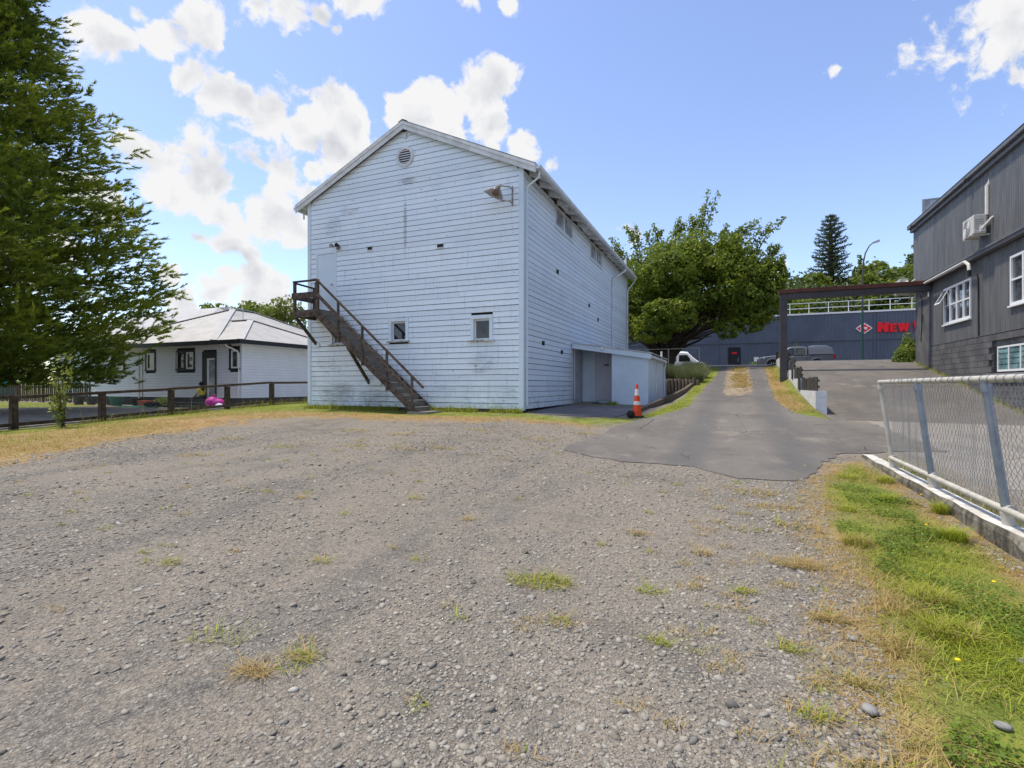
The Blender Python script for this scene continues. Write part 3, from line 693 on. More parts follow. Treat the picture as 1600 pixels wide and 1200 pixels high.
    for y in (17.6, 20.6, 25.3): MB().lathe((HX1+.12, y-.6, 7.72), [(.07, 0), (.085, .02), (.085, 1.25), (.07, 1.27)], 10, axis='y').build('eave_duct', m_hallwhite, hall, True)
    MB().box(XC-.03, HY0-.05, 7.92+CAMZ, XC+.05, HY0-.003, 8.06+CAMZ).build('fascia_box', m_hallwhite, hall)
    MB().tube([(-6.02, HY0-.012, EZ-.3), (-6.0, HY0-.012, 7.15)], .006, 5).build('lamp_cable', m_halltrim, hall)
hall_build()

# flood lamp with a wedge shade, on a bracket by the corner
fl = thing('flood_lamp', 'rusty flood lamp with a wedge shade on the hall front near the corner', 'lamp', (-5.95, HY0, 6.9))
c = Vector((-6.12, HY0-.42, 5.52+CAMZ))
MB().tube([(-5.86, HY0, c.z+.22), (-5.86, HY0-.22, c.z+.22), (c.x, c.y, c.z+.22)], .02, 6).tube([(-5.86, HY0, c.z-.2), (-5.86, HY0-.2, c.z-.2), (c.x+.05, c.y, c.z-.2)], .018, 6).tube([(-5.86, HY0-.02, c.z+.3), (-5.86, HY0-.02, c.z-.28)], .018, 6).build('bracket', m_lampmetal, fl)
sh = MB()
a = [(c.x+.02, c.y-.15, c.z+.14), (c.x+.02, c.y+.15, c.z+.14), (c.x-.40, c.y+.22, c.z+.06), (c.x-.40, c.y-.22, c.z+.06)]
b = [(c.x+.09, c.y-.13, c.z-.14), (c.x+.09, c.y+.13, c.z-.14), (c.x-.08, c.y+.14, c.z-.13), (c.x-.08, c.y-.14, c.z-.13)]
sh.hexa(b, a); sh.build('lamp_shade', m_lampmetal, fl, bevel=.015)
MB().lathe((c.x-.02, c.y-.145, c.z-.01), [(.10, 0), (.115, -.03), (.105, -.06), (.07, -.09), (.02, -.10)], 18, axis='y').build('lens', M('amber_lens', (.10, .07, .05, 1), (.19, .135, .095, 1), 5, .25), fl, True)
MB().lathe((c.x+.0, c.y, c.z+.14), [(.06, 0), (.06, .06), (.03, .09)], 10).build('cap', m_lampmetal, fl)
wl = thing('wall_light', 'small twin spotlight above the upper door of the hall', 'lamp', (-12.3, HY0, 6.05))
MB().box(-12.36, HY0-.05, 6.03, -12.24, HY0-.001, 6.13).build('mount', m_lampmetal, wl)
for dx in (-.14, .09):
    MB().lathe((-12.3+dx, HY0-.16, 6.13), [(.03, .08), (.045, .02), (.075, -.06), (.07, -.07), (.02, -.05)], 10, axis='y').build('spotlight', m_rubber if dx > 0 else m_lampmetal, wl, True)

# ------------------------------------------------------------------ outside stair
st = thing('exterior_stair', 'weathered timber stair with landing climbing to the upper door', 'staircase', (-10.6, 13.4, .6))
YO, YI = 12.98, 13.86; LZ = 2.47+CAMZ; X0s, X1s = -12.31, -8.52; ZG = .62
def sz(x): return LZ+(ZG-LZ)*(x-X0s)/(X1s-X0s)
def stair():
    sd = Vector((X1s-X0s, 0, ZG-LZ)).normalized()
    for y in (YO, YI):
        MB().bar((X0s-.02, y, LZ-.12), (X1s, y, ZG-.06), .05, .20).build('stringer', m_oldwood, st)
    nst = 16; t0 = None
    for i in range(1, nst+1):
        x = X0s+(X1s-X0s)*i/(nst+.6); z = sz(x)+.015
        if t0 is None: t0 = MB().box(x-.16, YO+.03, z-.04, x+.11, YI-.03, z).build('tread', m_tread, st, at=(x, YO, z))
        else:
            c = share(t0, 'tread', (x, YO, z), st); c.rotation_euler = (random.gauss(0, .006), random.gauss(0, .012), 0)
    r0 = None
    for i in range(1, nst+2):
        x = X0s+(X1s-X0s)*(i-.5)/(nst+.6)-.02; z = sz(x)-.02
        if r0 is None: r0 = MB().box(x-.012, YO+.03, z-.075, x+.012, YI-.03, z+.065).build('riser', m_tread, st, at=(x, YO, z))
        else: share(r0, 'riser', (x, YO, z), st)
    # landing
    MB().box(-13.30, YO-.03, LZ-.24, X0s+.03, YO+.02, LZ-.03).build('landing_joist', m_oldwood, st)
    MB().box(-13.30, YO+.02, LZ-.22, -13.25, HY0-.03, LZ-.03).build('landing_joist', m_oldwood, st)
    MB().box(X0s-.03, YO+.02, LZ-.22, X0s+.02, HY0-.03, LZ-.03).build('landing_joist', m_oldwood, st)
    d0 = None
    for i in range(7):
        y = YO-.02+i*.135
        p = (-13.33, y, LZ)
        if d0 is None: d0 = MB().box(-13.33, y, LZ-.03, X0s+.05, y+.125, LZ).build('landing_board', m_oldwood, st, at=p)
        else: share(d0, 'landing_board', p, st)
    # posts
    RH = .93
    for x, y in ((-13.28, YO), (-13.28, YI), (X0s, YO), (X0s-.1, YO+.06)):
        MB().box(x-.04, y-.04, LZ-.2, x+.04, y+.04, LZ+RH-(.05 if y > YO else 0)).build('post', m_oldwood, st)
    for x in (-11.42, -10.48, -9.56, -8.66):
        z = sz(x); MB().box(x-.035, YO-.07, z-.28, x+.035, YO-.025, z+.93).build('post', m_oldwood, st)
    # rails
    MB().bar((-13.33, YO, LZ+RH+.02), (X0s+.03, YO, LZ+RH+.02), .10, .045).build('handrail', m_oldwood, st)
    MB().bar((-13.28, YO, LZ+RH-.02), (-13.28, YI, LZ+RH-.05), .06, .05).build('handrail', m_oldwood, st)
    MB().bar((X0s, YO-.045, LZ+RH+.02), (X1s+.25, YO-.045, ZG+RH-.22), .06, .06).build('handrail', m_oldwood, st)
    MB().bar((-13.36, YO-.05, LZ+.47), (X0s+.03, YO-.05, LZ+.47), .03, .20).build('guard_board', m_oldwood, st)
    MB().bar((-13.33, YO, LZ+.45), (-13.33, YI, LZ+.45), .03, .16).build('guard_board', m_oldwood, st)
    MB().bar((X0s, YO-.085, LZ+.52), (X1s-.05, YO-.085, ZG+.46), .03, .11).build('guard_board', m_oldwood, st)
    # braces back to the wall, with their wall blocks
    for p, q in (((-13.27, YO+.02, LZ-.22), (-13.25, HY0-.03, LZ-1.05)), ((X0s, YO+.02, LZ-.22), (-12.25, HY0-.03, LZ-.95)), ((-11.1, YO+.02, sz(-11.1)-.22), (-10.98, HY0-.04, 1.46))):
        MB().bar(p, q, .07, .09).build('brace', m_oldwood, st)
    MB().box(-10.99, HY0-.07, 1.40, -10.5, HY0-.024, 1.62).build('wall_block', m_halltrim, st)
    MB().box(-13.38, HY0-.07, 2.72, -13.1, HY0-.024, 2.86).build('wall_block', m_halltrim, st)
    MB().box(X1s-.25, YO-.15, .50, X1s+.45, YI+.03, gz(-8.4, 13.3)+.05).build('foot_slab', m_tread, st)
stair()

# ------------------------------------------------------------------ lean-to
lt = thing('lean_to', 'low pale blue lean-to with a sloping roof and recessed doorway', 'shed', (-4.1, 21.4, .6))
def leanto():
    x0, x1, y0, y1 = HX1+.03, -2.70, 19.05, 23.8; za, zb_ = 1.60+CAMZ, 1.16+CAMZ
    top = lambda x: za+(zb_-za)*(x-x0)/(x1-x0)
    xr = -4.02     # right edge of the recess
    fw = lambda a, b, t=.0: [(a, .55), (b, .55), (b, top(b)-.16), (a, top(a)-.16)]
    mt = m_hallflat
    MB().prism(fw(xr, x1), 'xz', y0, y0+.08).build('front_wall', mt, lt)
    MB().prism([(y0+.08, .55), (y1, .55), (y1, top(x1)-.16), (y0+.08, top(x1)-.16)], 'yz', x1-.08, x1).build('side_wall', mt, lt)
    MB().prism([(y0+.08, .55), (y0+1.5, .55), (y0+1.5, top(xr)-.16), (y0+.08, top(xr)-.16)], 'yz', xr, xr+.06).build('recess_wall', mt, lt)
    MB().prism(fw(x0, x1-.08), 'xz', y1-.06, y1).build('back_wall', mt, lt)
    # joints of the sheet cladding
    for z in (1.62, ): MB().box(xr+.01, y0-.004, z, x1-.01, y0-.001, z+.008).build('joint', m_halltrim, lt)
    MB().box(x1+.001, 20.85, .75, x1+.025, 20.92, top(x1)-.2).build('joint', m_halltrim, lt)
    # recess back: boards and door
    yb = y0+1.35
    MB().prism(fw(x0, xr), 'xz', yb, yb+.06).build('recess_back', mt, lt)
    b0 = None
    for k in range(12):
        z = .85+k*.17
        if z > 2.6: break
        if b0 is None: b0 = MB().box(x0+.55, yb-.025, z, xr-.02, yb-.002, z+.155).build('recess_board', m_hall, lt, at=(x0, yb, z))
        else: share(b0, 'recess_board', (x0, yb, z), lt)
    d = MB().box(-4.98, yb-.055, .80, -4.10, yb-.028, 2.72).build('door', m_doorgrey, lt)
    for k in range(1, 6): MB().box(-4.98+k*.146, yb-.060, .84, -4.98+k*.146+.012, yb-.0555, 2.68).build('groove', m_hallwhite, d)
    MB().box(-4.60, yb-.064, 2.18, -4.40, yb-.058, 2.23).build('door_plate', m_rubber, d)
    MB().box(-5.05, yb-.075, .78, -4.985, yb-.027, 2.79).box(-5.05, yb-.075, 2.73, -4.06, yb-.027, 2.79).build('door_frame', m_halltrim, d)
    # side door of the hall, in the recess
    sd = MB().box(HX1+.005, 19.25, .85, HX1+.05, 20.25, 2.85).build('side_door', m_doorgrey, lt)
    MB().box(HX1+.05, 19.33, 1.75, HX1+.075, 19.38, 1.9).build('handle', m_steel, sd)
    MB().box(HX1+.02, 19.2, .62, -4.8, 20.35, .74).build('step', M('old_step_concrete', (.22, .21, .2, 1), (.14, .13, .12, 1), 4, .9), lt)
    # fascia and roof
    MB().prism([(x0, za-.01), (x1+.12, top(x1+.12)-.01), (x1+.12, top(x1+.12)-.20), (x0, za-.20)], 'xz', y0-.13, y0-.09).build('fascia', m_halltrim, lt)
    MB().prism([(x0, za+.03), (x1+.16, top(x1+.16)+.03), (x1+.16, top(x1+.16)), (x0, za)], 'xz', y0-.16, y1+.1).build('roof', m_hroof, lt)
    MB().prism([(x0, za-.16), (x1, top(x1)-.16), (x1, top(x1)-.18), (x0, za-.18)], 'xz', y0-.09, y0+.0).build('soffit', m_halltrim, lt)
    MB().box(x1+.02, y0-.1, top(x1)-.17, x1+.14, y1+.1, top(x1)-.07).build('gutter', m_hallwhite, lt, bevel=.02)
    MB().tube([(x1+.1, y1-.3, top(x1)-.15), (x1+.1, y1-.3, top(x1)-.3), (x1+.06, y1-.28, top(x1)-.42), (x1+.06, y1-.28, .7)], .04, 8).build('downpipe', m_hallwhite, lt, True)
    MB().tube([(x1+.1, 22.1, top(x1)-.16), (x1+.1, 22.1, top(x1)+.24)], .04, 8).tube([(x1+.1, 22.1, top(x1)-.3), (x1+.06, 21.0, top(x1)-.34), (x1+.05, 20.9, top(x1)-.45), (x1+.05, 20.9, .8)], .025, 8).build('waste_pipe', m_hallwhite, lt, True)
    MB().lathe((-4.35, y0-.15, top(-4.35)-.06), [(.05, 0), (.06, -.03), (.045, -.06)], 10, axis='y').build('entrance_light', m_white, lt, True)
m_hallflat = M('lean_to_paint', (.60, .70, .80, 1), (.54, .63, .72, 1), 1.6, .65, .3, .002)
m_doorgrey = M('lilac_grey_door', (.54, .53, .58, 1), (.48, .47, .52, 1), 2, .5)
leanto()

# ------------------------------------------------------------------ charcoal building on the right
GX = 7.66
gb = thing('charcoal_building', 'two storey charcoal grey building with grooved panels over a block base', 'building', (12, 19, .2))
def charcoal():
    y0, y1 = 9.0, 28.2
    MB().box(GX+.06, y0, -.2, 20, y1-.03, 8.2).build('wall', m_mortar, gb)
    wins = [(22.5, 24.9, 3.72, 5.10), (17.6, 19.77, 3.74, 5.20)]
    def panel(a, b, z0, z1, x, grooves=True):
        vs = []; prof = [(a+.003, 0)]
        if grooves:
            k = a+.05
            while k < b-.03: prof += [(k-.009, 0), (k-.005, .009), (k+.005, .009), (k+.009, 0)]; k += .1
        prof += [(b-.003, 0)]
        n = len(prof)
        vs = [(x+d, y, z0) for y, d in prof]+[(x+d, y, z1) for y, d in prof]+[(x+.05, a+.003, z0), (x+.05, a+.003, z1), (x+.05, b-.003, z0), (x+.05, b-.003, z1)]
        fs = [(i, i+1, n+i+1, n+i) for i in range(n-1)]+[(0, n, 2*n+1, 2*n), (n-1, 2*n-2+1, 2*n+3, 2*n+2)]
        mb = MB(); mb.add(vs, fs); return mb.build('cladding_panel', m_grey, gb, at=(x, a, z0))
    # upper storey, alternating sheet widths
    y = y1
    ws = [.62, .62, .62, .60, 1.2, 1.2, 1.2, 1.2, 1.2, 1.2, 1.2, 1.2, 1.2, 1.2, 1.2, 1.2, 1.2, 1.2]
    for w in ws:
        a = max(y-w, y0)
        if y-a > .1: panel(a, y, 5.87, 8.22, GX-.10, w > .7)
        y = a
    # lower storey
    y = 26.4
    while y > y0+.2:
        a = max(y-1.2, y0); z0, z1 = 3.02, 5.60; hit = None
        for w in wins:
            if a < w[1]-.02 and y > w[0]+.02: hit = w
        if hit is None: panel(a, y, z0, z1, GX)
        else:
            if hit[1] < y-.03: panel(hit[1], y, z0, z1, GX)
            if hit[0] > a+.03: panel(a, hit[0], z0, z1, GX)
            lo, hi = max(a, hit[0]), min(y, hit[1]); panel(lo, hi, z0, hit[2], GX); panel(lo, hi, hit[3], z1, GX)
        y = a
    MB().box(GX-.02, 26.4, 1.0, GX+.06, y1, 5.55).build('end_pier', m_block, gb)
    MB().box(GX-.035, 27.2, 4.1, GX-.021, 27.27, 4.42).build('pier_vent', m_dark, gb)
    MB().box(GX-.035, 26.5, 5.1, GX-.021, 26.62, 5.35).build('pier_box', m_white, gb)
    # block base, running bond
    hole = (17.6, 20.95, 1.78, 2.62); b0 = None
    for r in range(14):
        z0 = 3.0-.2*(r+1)
        for i in range(27):
            a = 26.38-.4*(i+1)+(.2 if r % 2 else 0)
            a1 = min(a+.392, 26.38)
            if a < 17.2 or z0+.2 < gz(GX-.2, a+.2)-.05: continue
            if a1 > hole[0] and a < hole[1] and z0+.19 > hole[2] and z0 < hole[3]: continue
            p = (GX-.015+random.gauss(0, .0015), a, z0)
            if a1-a < .39: MB().box(GX-.015, a, z0+.004, GX+.07, a1, z0+.193).build('block', m_block, gb, at=(GX-.015, a, z0)); continue
            if b0 is None: b0 = MB().box(p[0], a, z0+.004, GX+.07, a+.392, z0+.193).build('block', m_block, gb, at=p)
            else: share(b0, 'block', p, gb)
    MB().box(GX-.015, 9.0, -.2, GX+.055, 17.2, 3.0).build('lower_wall', m_block, gb)
    MB().box(GX-.012, 20.955, 2.6, GX+.055, 21.02, 2.8).build('lintel_end', m_block, gb)
    # block window with louvred panes
    f = MB()
    f.box(GX+.04, 17.6, 1.80, GX+.065, 20.95, 2.62)
    rv = f.build('window_recess', m_housetrim, gb)
    fr = MB(); x = GX+.005
    fr.box(x, 17.6, 2.545, x+.05, 20.66, 2.60); fr.box(x, 17.6, 1.82, x+.05, 20.66, 1.885)
    for yy in (20.61, 19.93, 19.25, 18.57, 17.9): fr.box(x, yy, 1.886, x+.05, yy+.05, 2.544)
    fw = fr.build('window', m_white, gb)
    for a in (19.98, 19.30, 18.62, 17.95):
        for k in range(4):
            z = 1.89+k*.165; MB().hexa([(x+.012, a, z), (x+.012, a+.63, z), (x+.016, a+.63, z), (x+.016, a, z)], [(x+.030, a, z+.17), (x+.030, a+.63, z+.17), (x+.034, a+.63, z+.17), (x+.034, a, z+.17)]).build('louvre', m_glassg, fw)
    MB().box(GX-.14, 17.6, 1.70, GX+.05, 21.0, 1.765).build('sill', M('sill_grey', (.26, .26, .27, 1), None), fw)
    # timber windows
    def win(w, cols, openlight):
        a, b, z0, z1 = w; x = GX-.035; fr = MB(); t = .07
        fr.box(x, a, z0, x+.09, b, z0+.09).box(x, a, z1-t, x+.09, b, z1).box(x, a, z0+.091, x+.09, a+t, z1-t-.001).box(x, b-t, z0+.091, x+.09, b, z1-t-.001)
        cw = (b-a)/cols; zm = (z0+z1)/2+.02
        for i in range(1, cols): y = a+i*cw; fr.box(x+.005, y-.04, z0+.091, x+.08, y+.04, z1-t-.001)
        for i in range(cols): fr.box(x+.01, a+i*cw+.045, zm-.025, x+.075, a+(i+1)*cw-.045, zm+.025)
        f = fr.build('window', m_white, gb)
        for i in range(cols):
            for c0, c1 in ((z0+.09, zm-.025), (zm+.025, z1-t)):
                MB().box(x+.05, a+i*cw+.04, c0, x+.055, a+(i+1)*cw-.04, c1).build('pane', m_glassr, f)
        MB().box(x-.05, a-.03, z0-.05, x+.06, b+.03, z0-.002).build('sill', m_white, f)
        if openlight:
            # top-hung sash of the far column pushed open
            ya, yb = b-cw+.03, b-.03; h = z1-.05-zm; an = R(28)
            ex, ez = -math.sin(an), -math.cos(an)
            P = lambda y, s, d=0: (x-.012+ex*s+d*math.cos(an), y, z1-.05+ez*s-d*math.sin(an)*-1)
            s = MB()
            def strip(y0_, y1_, s0, s1): s.hexa([P(y0_, s0), P(y1_, s0), P(y1_, s1), P(y0_, s1)], [P(y0_, s0, .035), P(y1_, s0, .035), P(y1_, s1, .035), P(y0_, s1, .035)])
            strip(ya, yb, 0, .05); strip(ya, yb, h-.055, h); strip(ya, ya+.05, .05, h-.055); strip(yb-.05, yb, .05, h-.055)
            s.build('open_sash', m_white, f)
            q = MB(); q.hexa([P(ya+.05, .05, .012), P(yb-.05, .05, .012), P(yb-.05, h-.055, .012), P(ya+.05, h-.055, .012)], [P(ya+.05, .05, .016), P(yb-.05, .05, .016), P(yb-.05, h-.055, .016), P(ya+.05, h-.055, .016)]); q.build('pane', m_glassr, f)
    win(wins[0], 4, True); win(wins[1], 3, False)
    # band between storeys, fascia, spouting
    MB().prism([(GX-.20, 5.62), (GX+.02, 5.62), (GX+.02, 5.86), (GX-.06, 5.90), (GX-.22, 5.80)], 'xz', y0, y1+.05).build('band', m_greytrim, gb)
    MB().box(GX-.235, y0, 5.72, GX-.222, y1+.06, 5.78).build('band_flashing', m_greytrim, gb)
    MB().box(GX-.20, y0, 8.22, GX+.1, y1+.12, 8.42).build('fascia', m_greytrim, gb)
    MB().box(GX-.30, y0, 8.36, GX-.202, y1+.15, 8.50).build('spouting', m_greytrim, gb, bevel=.02)
    MB().prism([(GX-.31, 8.52), (21, 9.6), (21, 9.55), (GX-.31, 8.505)], 'xz', y0, y1+.18).build('roof', m_greytrim, gb)
    for yy, zz in ((27.6, 8.36), (22.0, 8.35)): MB().box(GX-.34, yy, zz-.05, GX-.301, yy+.14, zz+.03).build('spouting_bracket', m_dark, gb)
    # rooftop screen
    s = MB().box(7.6, 27.0, 8.5, 9.4, 27.04, 9.25).build('roof_screen', m_glass2, gb)
    MB().box(7.55, 26.98, 8.4, 7.62, 27.06, 9.30).box(9.36, 26.98, 8.6, 9.43, 27.06, 9.30).box(7.621, 26.985, 9.251, 9.359, 27.055, 9.30).build('screen_frame', m_steel, s)
    # cream conduits
    MB().tube([(GX-.26, 21.9, 5.25), (GX-.26, 21.95, 5.45), (GX-.28, 22.2, 5.60), (GX-.28, 27.3, 5.58), (GX-.28, 27.55, 5.62), (GX-.42, 27.9, 6.0), (GX-.5, 28.1, 5.95), (GX-.5, 28.25, 5.7)], .055, 8).build('conduit', m_cream, gb, True)
    MB().tube([(GX-.26, 21.9, 5.26), (GX-.26, 21.9, 5.06)], .05, 8).build('conduit_end', m_rubber, gb)
    MB().tube([(GX-.05, 21.9, 5.1), (GX-.02, 21.9, 4.9), (GX-.02, 21.88, 3.05)], .02, 6).build('cable', m_rubber, gb)
    MB().tube([(GX-.05, 27.5, 5.3), (GX-.04, 27.3, 5.1), (GX-.04, 27.35, 3.9), (GX-.04, 27.45, 3.3)], .014, 6).build('cable', m_rubber, gb)
    MB().tube([(GX-.13, 20.95, 6.80), (GX-.13, 20.95, 7.72), (GX-.06, 20.95, 7.84), (GX-.04, 20.93, 8.0)], .06, 8).build('pipe_cover', m_cream, gb, True)
m_greytrim = M('grey_fascia_paint', (.15, .15, .16, 1), (.12, .12, .13, 1), 3, .5)
m_glassr = glass_mat('reflecting_window_glass', (.05, .055, .065, 1), .03)
charcoal()
def aircon(label, y, z, x):
    t = thing('air_conditioner', label, 'air conditioner', (x-.2, y+.42, z), 0, 'outdoor air conditioning units on the charcoal building')
    MB().box(x-.40, y, z, x-.08, y+.84, z+.60).build('casing', m_cream, t, bevel=.015)
    g = MB()
    for k in range(7):
        r = .05+k*.033; pts = [(x-.412, y+.50+r*math.cos(a), z+.30+r*math.sin(a)) for a in np.linspace(0, 2*math.pi, 25)]; g.tube(pts, .005, 4, cap=False)
    gr = g.build('fan_grille', m_white, t)
    MB().lathe((x-.4015, y+.50, z+.30), [(.265, 0), (.265, -.002)], 28, axis='x').build('fan_opening', m_shadegrey, gr)
    for k in range(5): MB().box(x-.36, y-.006, z+.14+k*.07, x-.14, y-.0005, z+.165+k*.07).build('side_slot', m_steel, t)
    MB().box(x-.25, y-.05, z+.05, x-.12, y-.001, z+.22).build('valve_cover', m_white, t)
    MB().tube([(x-.2, y-.04, z+.12), (x-.15, y-.10, z+.22), (x+.0, y-.12, z+.42), (x+.14, y-.08, z+.52)], .035, 7).build('pipe', m_cream, t, True)
    for yy in (y+.1, y+.7): MB().box(x-.42, yy, z-.05, x+.20, yy+.04, z-.003).box(x+.15, yy, z-.25, x+.19, yy+.04, z-.051).build('bracket', m_cream, t)
m_shadegrey = M('fan_grey', (.20, .20, .20, 1), None)
aircon('cream air conditioner on the upper grey wall under a pipe cover', 20.75, 6.20, GX-.14)
aircon('cream air conditioner at the beam end beyond the grey corner', 28.0, 5.55, GX-.25)

# ------------------------------------------------------------------ gateway beam
pt = thing('gateway_frame', 'dark steel post and beam with rusty top flashing over the ramp', 'gateway', (2.25, 26.3, 1.5))
MB().box(2.10, 26.15, 1.2, 2.39, 26.45, 5.26).build('post', m_beam, pt, bevel=.008)
MB().box(2.10, 26.15, 5.265, 7.60, 26.45, 5.52).build('beam', m_beam, pt, bevel=.008)
MB().box(2.06, 26.10, 5.525, 7.60, 26.50, 5.70).build('flashing', m_rust, pt, bevel=.006)
MB().tube([(4.7, 26.3, 5.66), (4.7, 26.3, 5.86)], .02, 6).build('peg', m_cream, pt)

# ------------------------------------------------------------------ white stepped wall with paling screens
ww = thing('retaining_wall', 'white painted block wall stepping up between driveway and ramp', 'wall', (2.58, 18.2, .4))
STEPS = [(18.2, 22.06, 1.22), (22.06, 24.3, 1.66), (24.3, 26.3, 2.06), (26.3, 28.6, 2.45), (28.6, 33.0, 2.85)]
for a, b, z in STEPS:
    zb = .2; k = 0; zz = z
    while zz > gz(2.2, (a+b)/2)-.6:
        # courses, with joints that just show
        MB().box(2.43, a+(.001 if k else 0), zz-.196, 2.73, b-.003, zz).build('block_course', m_whitewall, ww); zz -= .2; k += 1
for i, (a, b, z) in enumerate(STEPS):
    s = thing('paling_screen', ['lowest dark paling screen on the white stepped wall', 'second lowest dark paling screen on the white wall', 'third dark paling screen up the white wall', 'dark paling screen level with the gateway post', 'topmost dark paling screen on the white wall'][i], 'screen', (2.5, a, z), 0, 'paling screens on the stepped wall')
    p0 = None; y = a+.02
    while y < b+.35:
        h = .42+random.gauss(0, .02); pp = (2.47+random.gauss(0, .006), y, z)
        if y+.16 > b and i < 4: pp = (2.40, y, z+.0)
        if p0 is None: p0 = MB().box(2.47, y, z+.005, 2.495, y+.165, z+.44).build('paling', m_panelwood, s, at=pp)
        else:
            c = share(p0, 'paling', pp, s); c.scale = (1, 1, h/.43); c.rotation_euler = (random.gauss(0, .02), 0, 0)
        y += .185
    MB().box(2.50, a+.02, z+.10, 2.54, b-.02, z+.17).box(2.50, a+.02, z+.29, 2.54, b-.02, z+.36).build('rail', m_panelwood, s)

# ------------------------------------------------------------------ slate blue store with red sign
sp = thing('store_building', 'long slate blue ribbed metal building with white roof railing', 'building', (2, 60, 2.2))
def store():
    y = 52.3
    MB().box(-26, y+.06, 1.5, 32, 90, 7.62).build('wall', m_super, sp)
    xs = [-25.6, -13.3, -1.0, 11.3, 23.6, 31.9]
    def ribbed(a, b, z0, z1):
        prof = []; k = a+.01
        while k < b-.12:
            prof += [(k, 0), (k+.15, 0), (k+.17, -.035), (k+.21, -.035), (k+.23, 0)]; k += .25
        prof.append((b-.01, 0)); n = len(prof)
        vs = [(px, y+d, z0) for px, d in prof]+[(px, y+d, z1) for px, d in prof]
        mb = MB(); mb.add(vs, [(i, i+1, n+i+1, n+i) for i in range(n-1)]); mb.build('cladding_panel', m_super, sp)
    for a, b in zip(xs[:-1], xs[1:]):
        ribbed(a, b, 5.27, 7.62); ribbed(a, b, 1.6, 5.21)
        MB().box(b-.06, y-.06, 1.6, b+.04, y-.03, 7.6).build('joint_cover', m_super, sp)
    MB().box(-26, y-.05, 5.21, 32, y-.004, 5.265).build('seam_flashing', m_beam, sp)
    MB().box(-26, y-.12, 7.62, 32, y+.2, 7.76).build('parapet_cap', m_white, sp)
    rail = MB()
    for z in (8.25, 8.72): rail.box(-26, y+.30, z-.025, 32, y+.35, z+.025)
    rail.build('guard_rail', m_white, sp)
    p0 = None; x = -25
    while x < 31.5:
        if p0 is None: p0 = MB().box(x-.025, y+.29, 7.76, x+.025, y+.36, 8.74).build('rail_post', m_white, sp, at=(x, y, 7.76))
        else: share(p0, 'rail_post', (x, y, 7.76), sp)
        x += 1.5
    d = MB().box(-.05, y-.085, 2.62, .84, y-.04, 4.85).build('door', m_housetrim, sp)
    MB().box(-.12, y-.10, 2.62, -.051, y-.03, 4.92).box(.841, y-.10, 2.62, .91, y-.03, 4.92).box(-.05, y-.10, 4.851, .84, y-.03, 4.92).build('door_frame', m_housetrim, d)
    MB().box(.20, y-.092, 4.32, .62, y-.086, 4.46).build('door_sign', m_red, d)
    MB().box(.70, y-.12, 3.55, .75, y-.086, 3.95).build('handle', m_steel, d)
    lamp = MB().box(1.9, y-.10, 4.6, 2.1, y-.04, 4.75)
store()
sg = thing('wall_sign', 'white square notice fixed to the slate blue wall beside the door', 'sign', (2.25, 52.25, 3.8))
MB().box(2.05, 52.22, 3.55, 2.45, 52.25, 3.98).build('panel', m_white, sg); MB().box(2.04, 52.251, 3.54, 2.46, 52.262, 3.99).build('backing', m_steel, sg)
GLYPH = {'N': ([(0,0),(.32,0),(.32,.46),(.60,0),(.94,0),(.94,1),(.62,1),(.62,.54),(.34,1),(0,1)], .92),
         'E': ([(0,0),(.74,0),(.74,.24),(.28,.24),(.28,.39),(.66,.39),(.66,.61),(.28,.61),(.28,.76),(.74,.76),(.74,1),(0,1)], .74),
         'W': ([(0,1),(.20,0),(.56,0),(.65,.42),(.74,0),(1.10,0),(1.30,1),(.97,1),(.90,.50),(.80,1),(.50,1),(.40,.50),(.33,1)], 1.30)}
ls = thing('store_lettering', 'raised red letters of the store name on the slate blue wall', 'sign', (12.6, 52.2, 5.9))
def glyph(ch, x, z, h, wscale, y0, y1, mat, parent, nm='letter'):
    p, w = GLYPH[ch]; poly = [(x+a*h*wscale, z+b*h) for a, b in p]
    MB().prism(poly, 'xz', y0, y1).build(nm, mat, parent); return x+w*h*wscale
x = glyph('N', 11.52, 5.88, .82, .98, 52.10, 52.22, m_red, ls)+.10
x = glyph('E', x, 5.88, .68, .95, 52.10, 52.22, m_red, ls)+.09
x = glyph('W', x, 5.88, .68, .88, 52.10, 52.22, m_red, ls)+.26
glyph('W', x, 5.88, .82, .98, 52.10, 52.22, m_red, ls)
lg = thing('store_emblem', 'red and white diamond emblem with two letters beside the red lettering', 'sign', (10.55, 52.2, 6.25))
def diamond(w, h, y0, y1, mat, nm, par): MB().prism([(10.55-w, 6.25), (10.55-w*.12, 6.25-h), (10.55+w*.12, 6.25-h), (10.55+w, 6.25), (10.55+w*.12, 6.25+h), (10.55-w*.12, 6.25+h)], 'xz', y0, y1).build(nm, mat, par)
diamond(.62, .46, 52.17, 52.22, m_white, 'backing', lg); diamond(.52, .30, 52.15, 52.168, m_red, 'diamond', lg)
glyph('N', 10.29, 6.14, .22, 1.0, 52.135, 52.148, m_white, lg); glyph('W', 10.53, 6.14, .22, .92, 52.135, 52.148, m_white, lg)
for z in (5.86, 6.60): MB().box(10.38, 52.155, z, 10.72, 52.168, z+.035).build('stripe', m_red, lg)

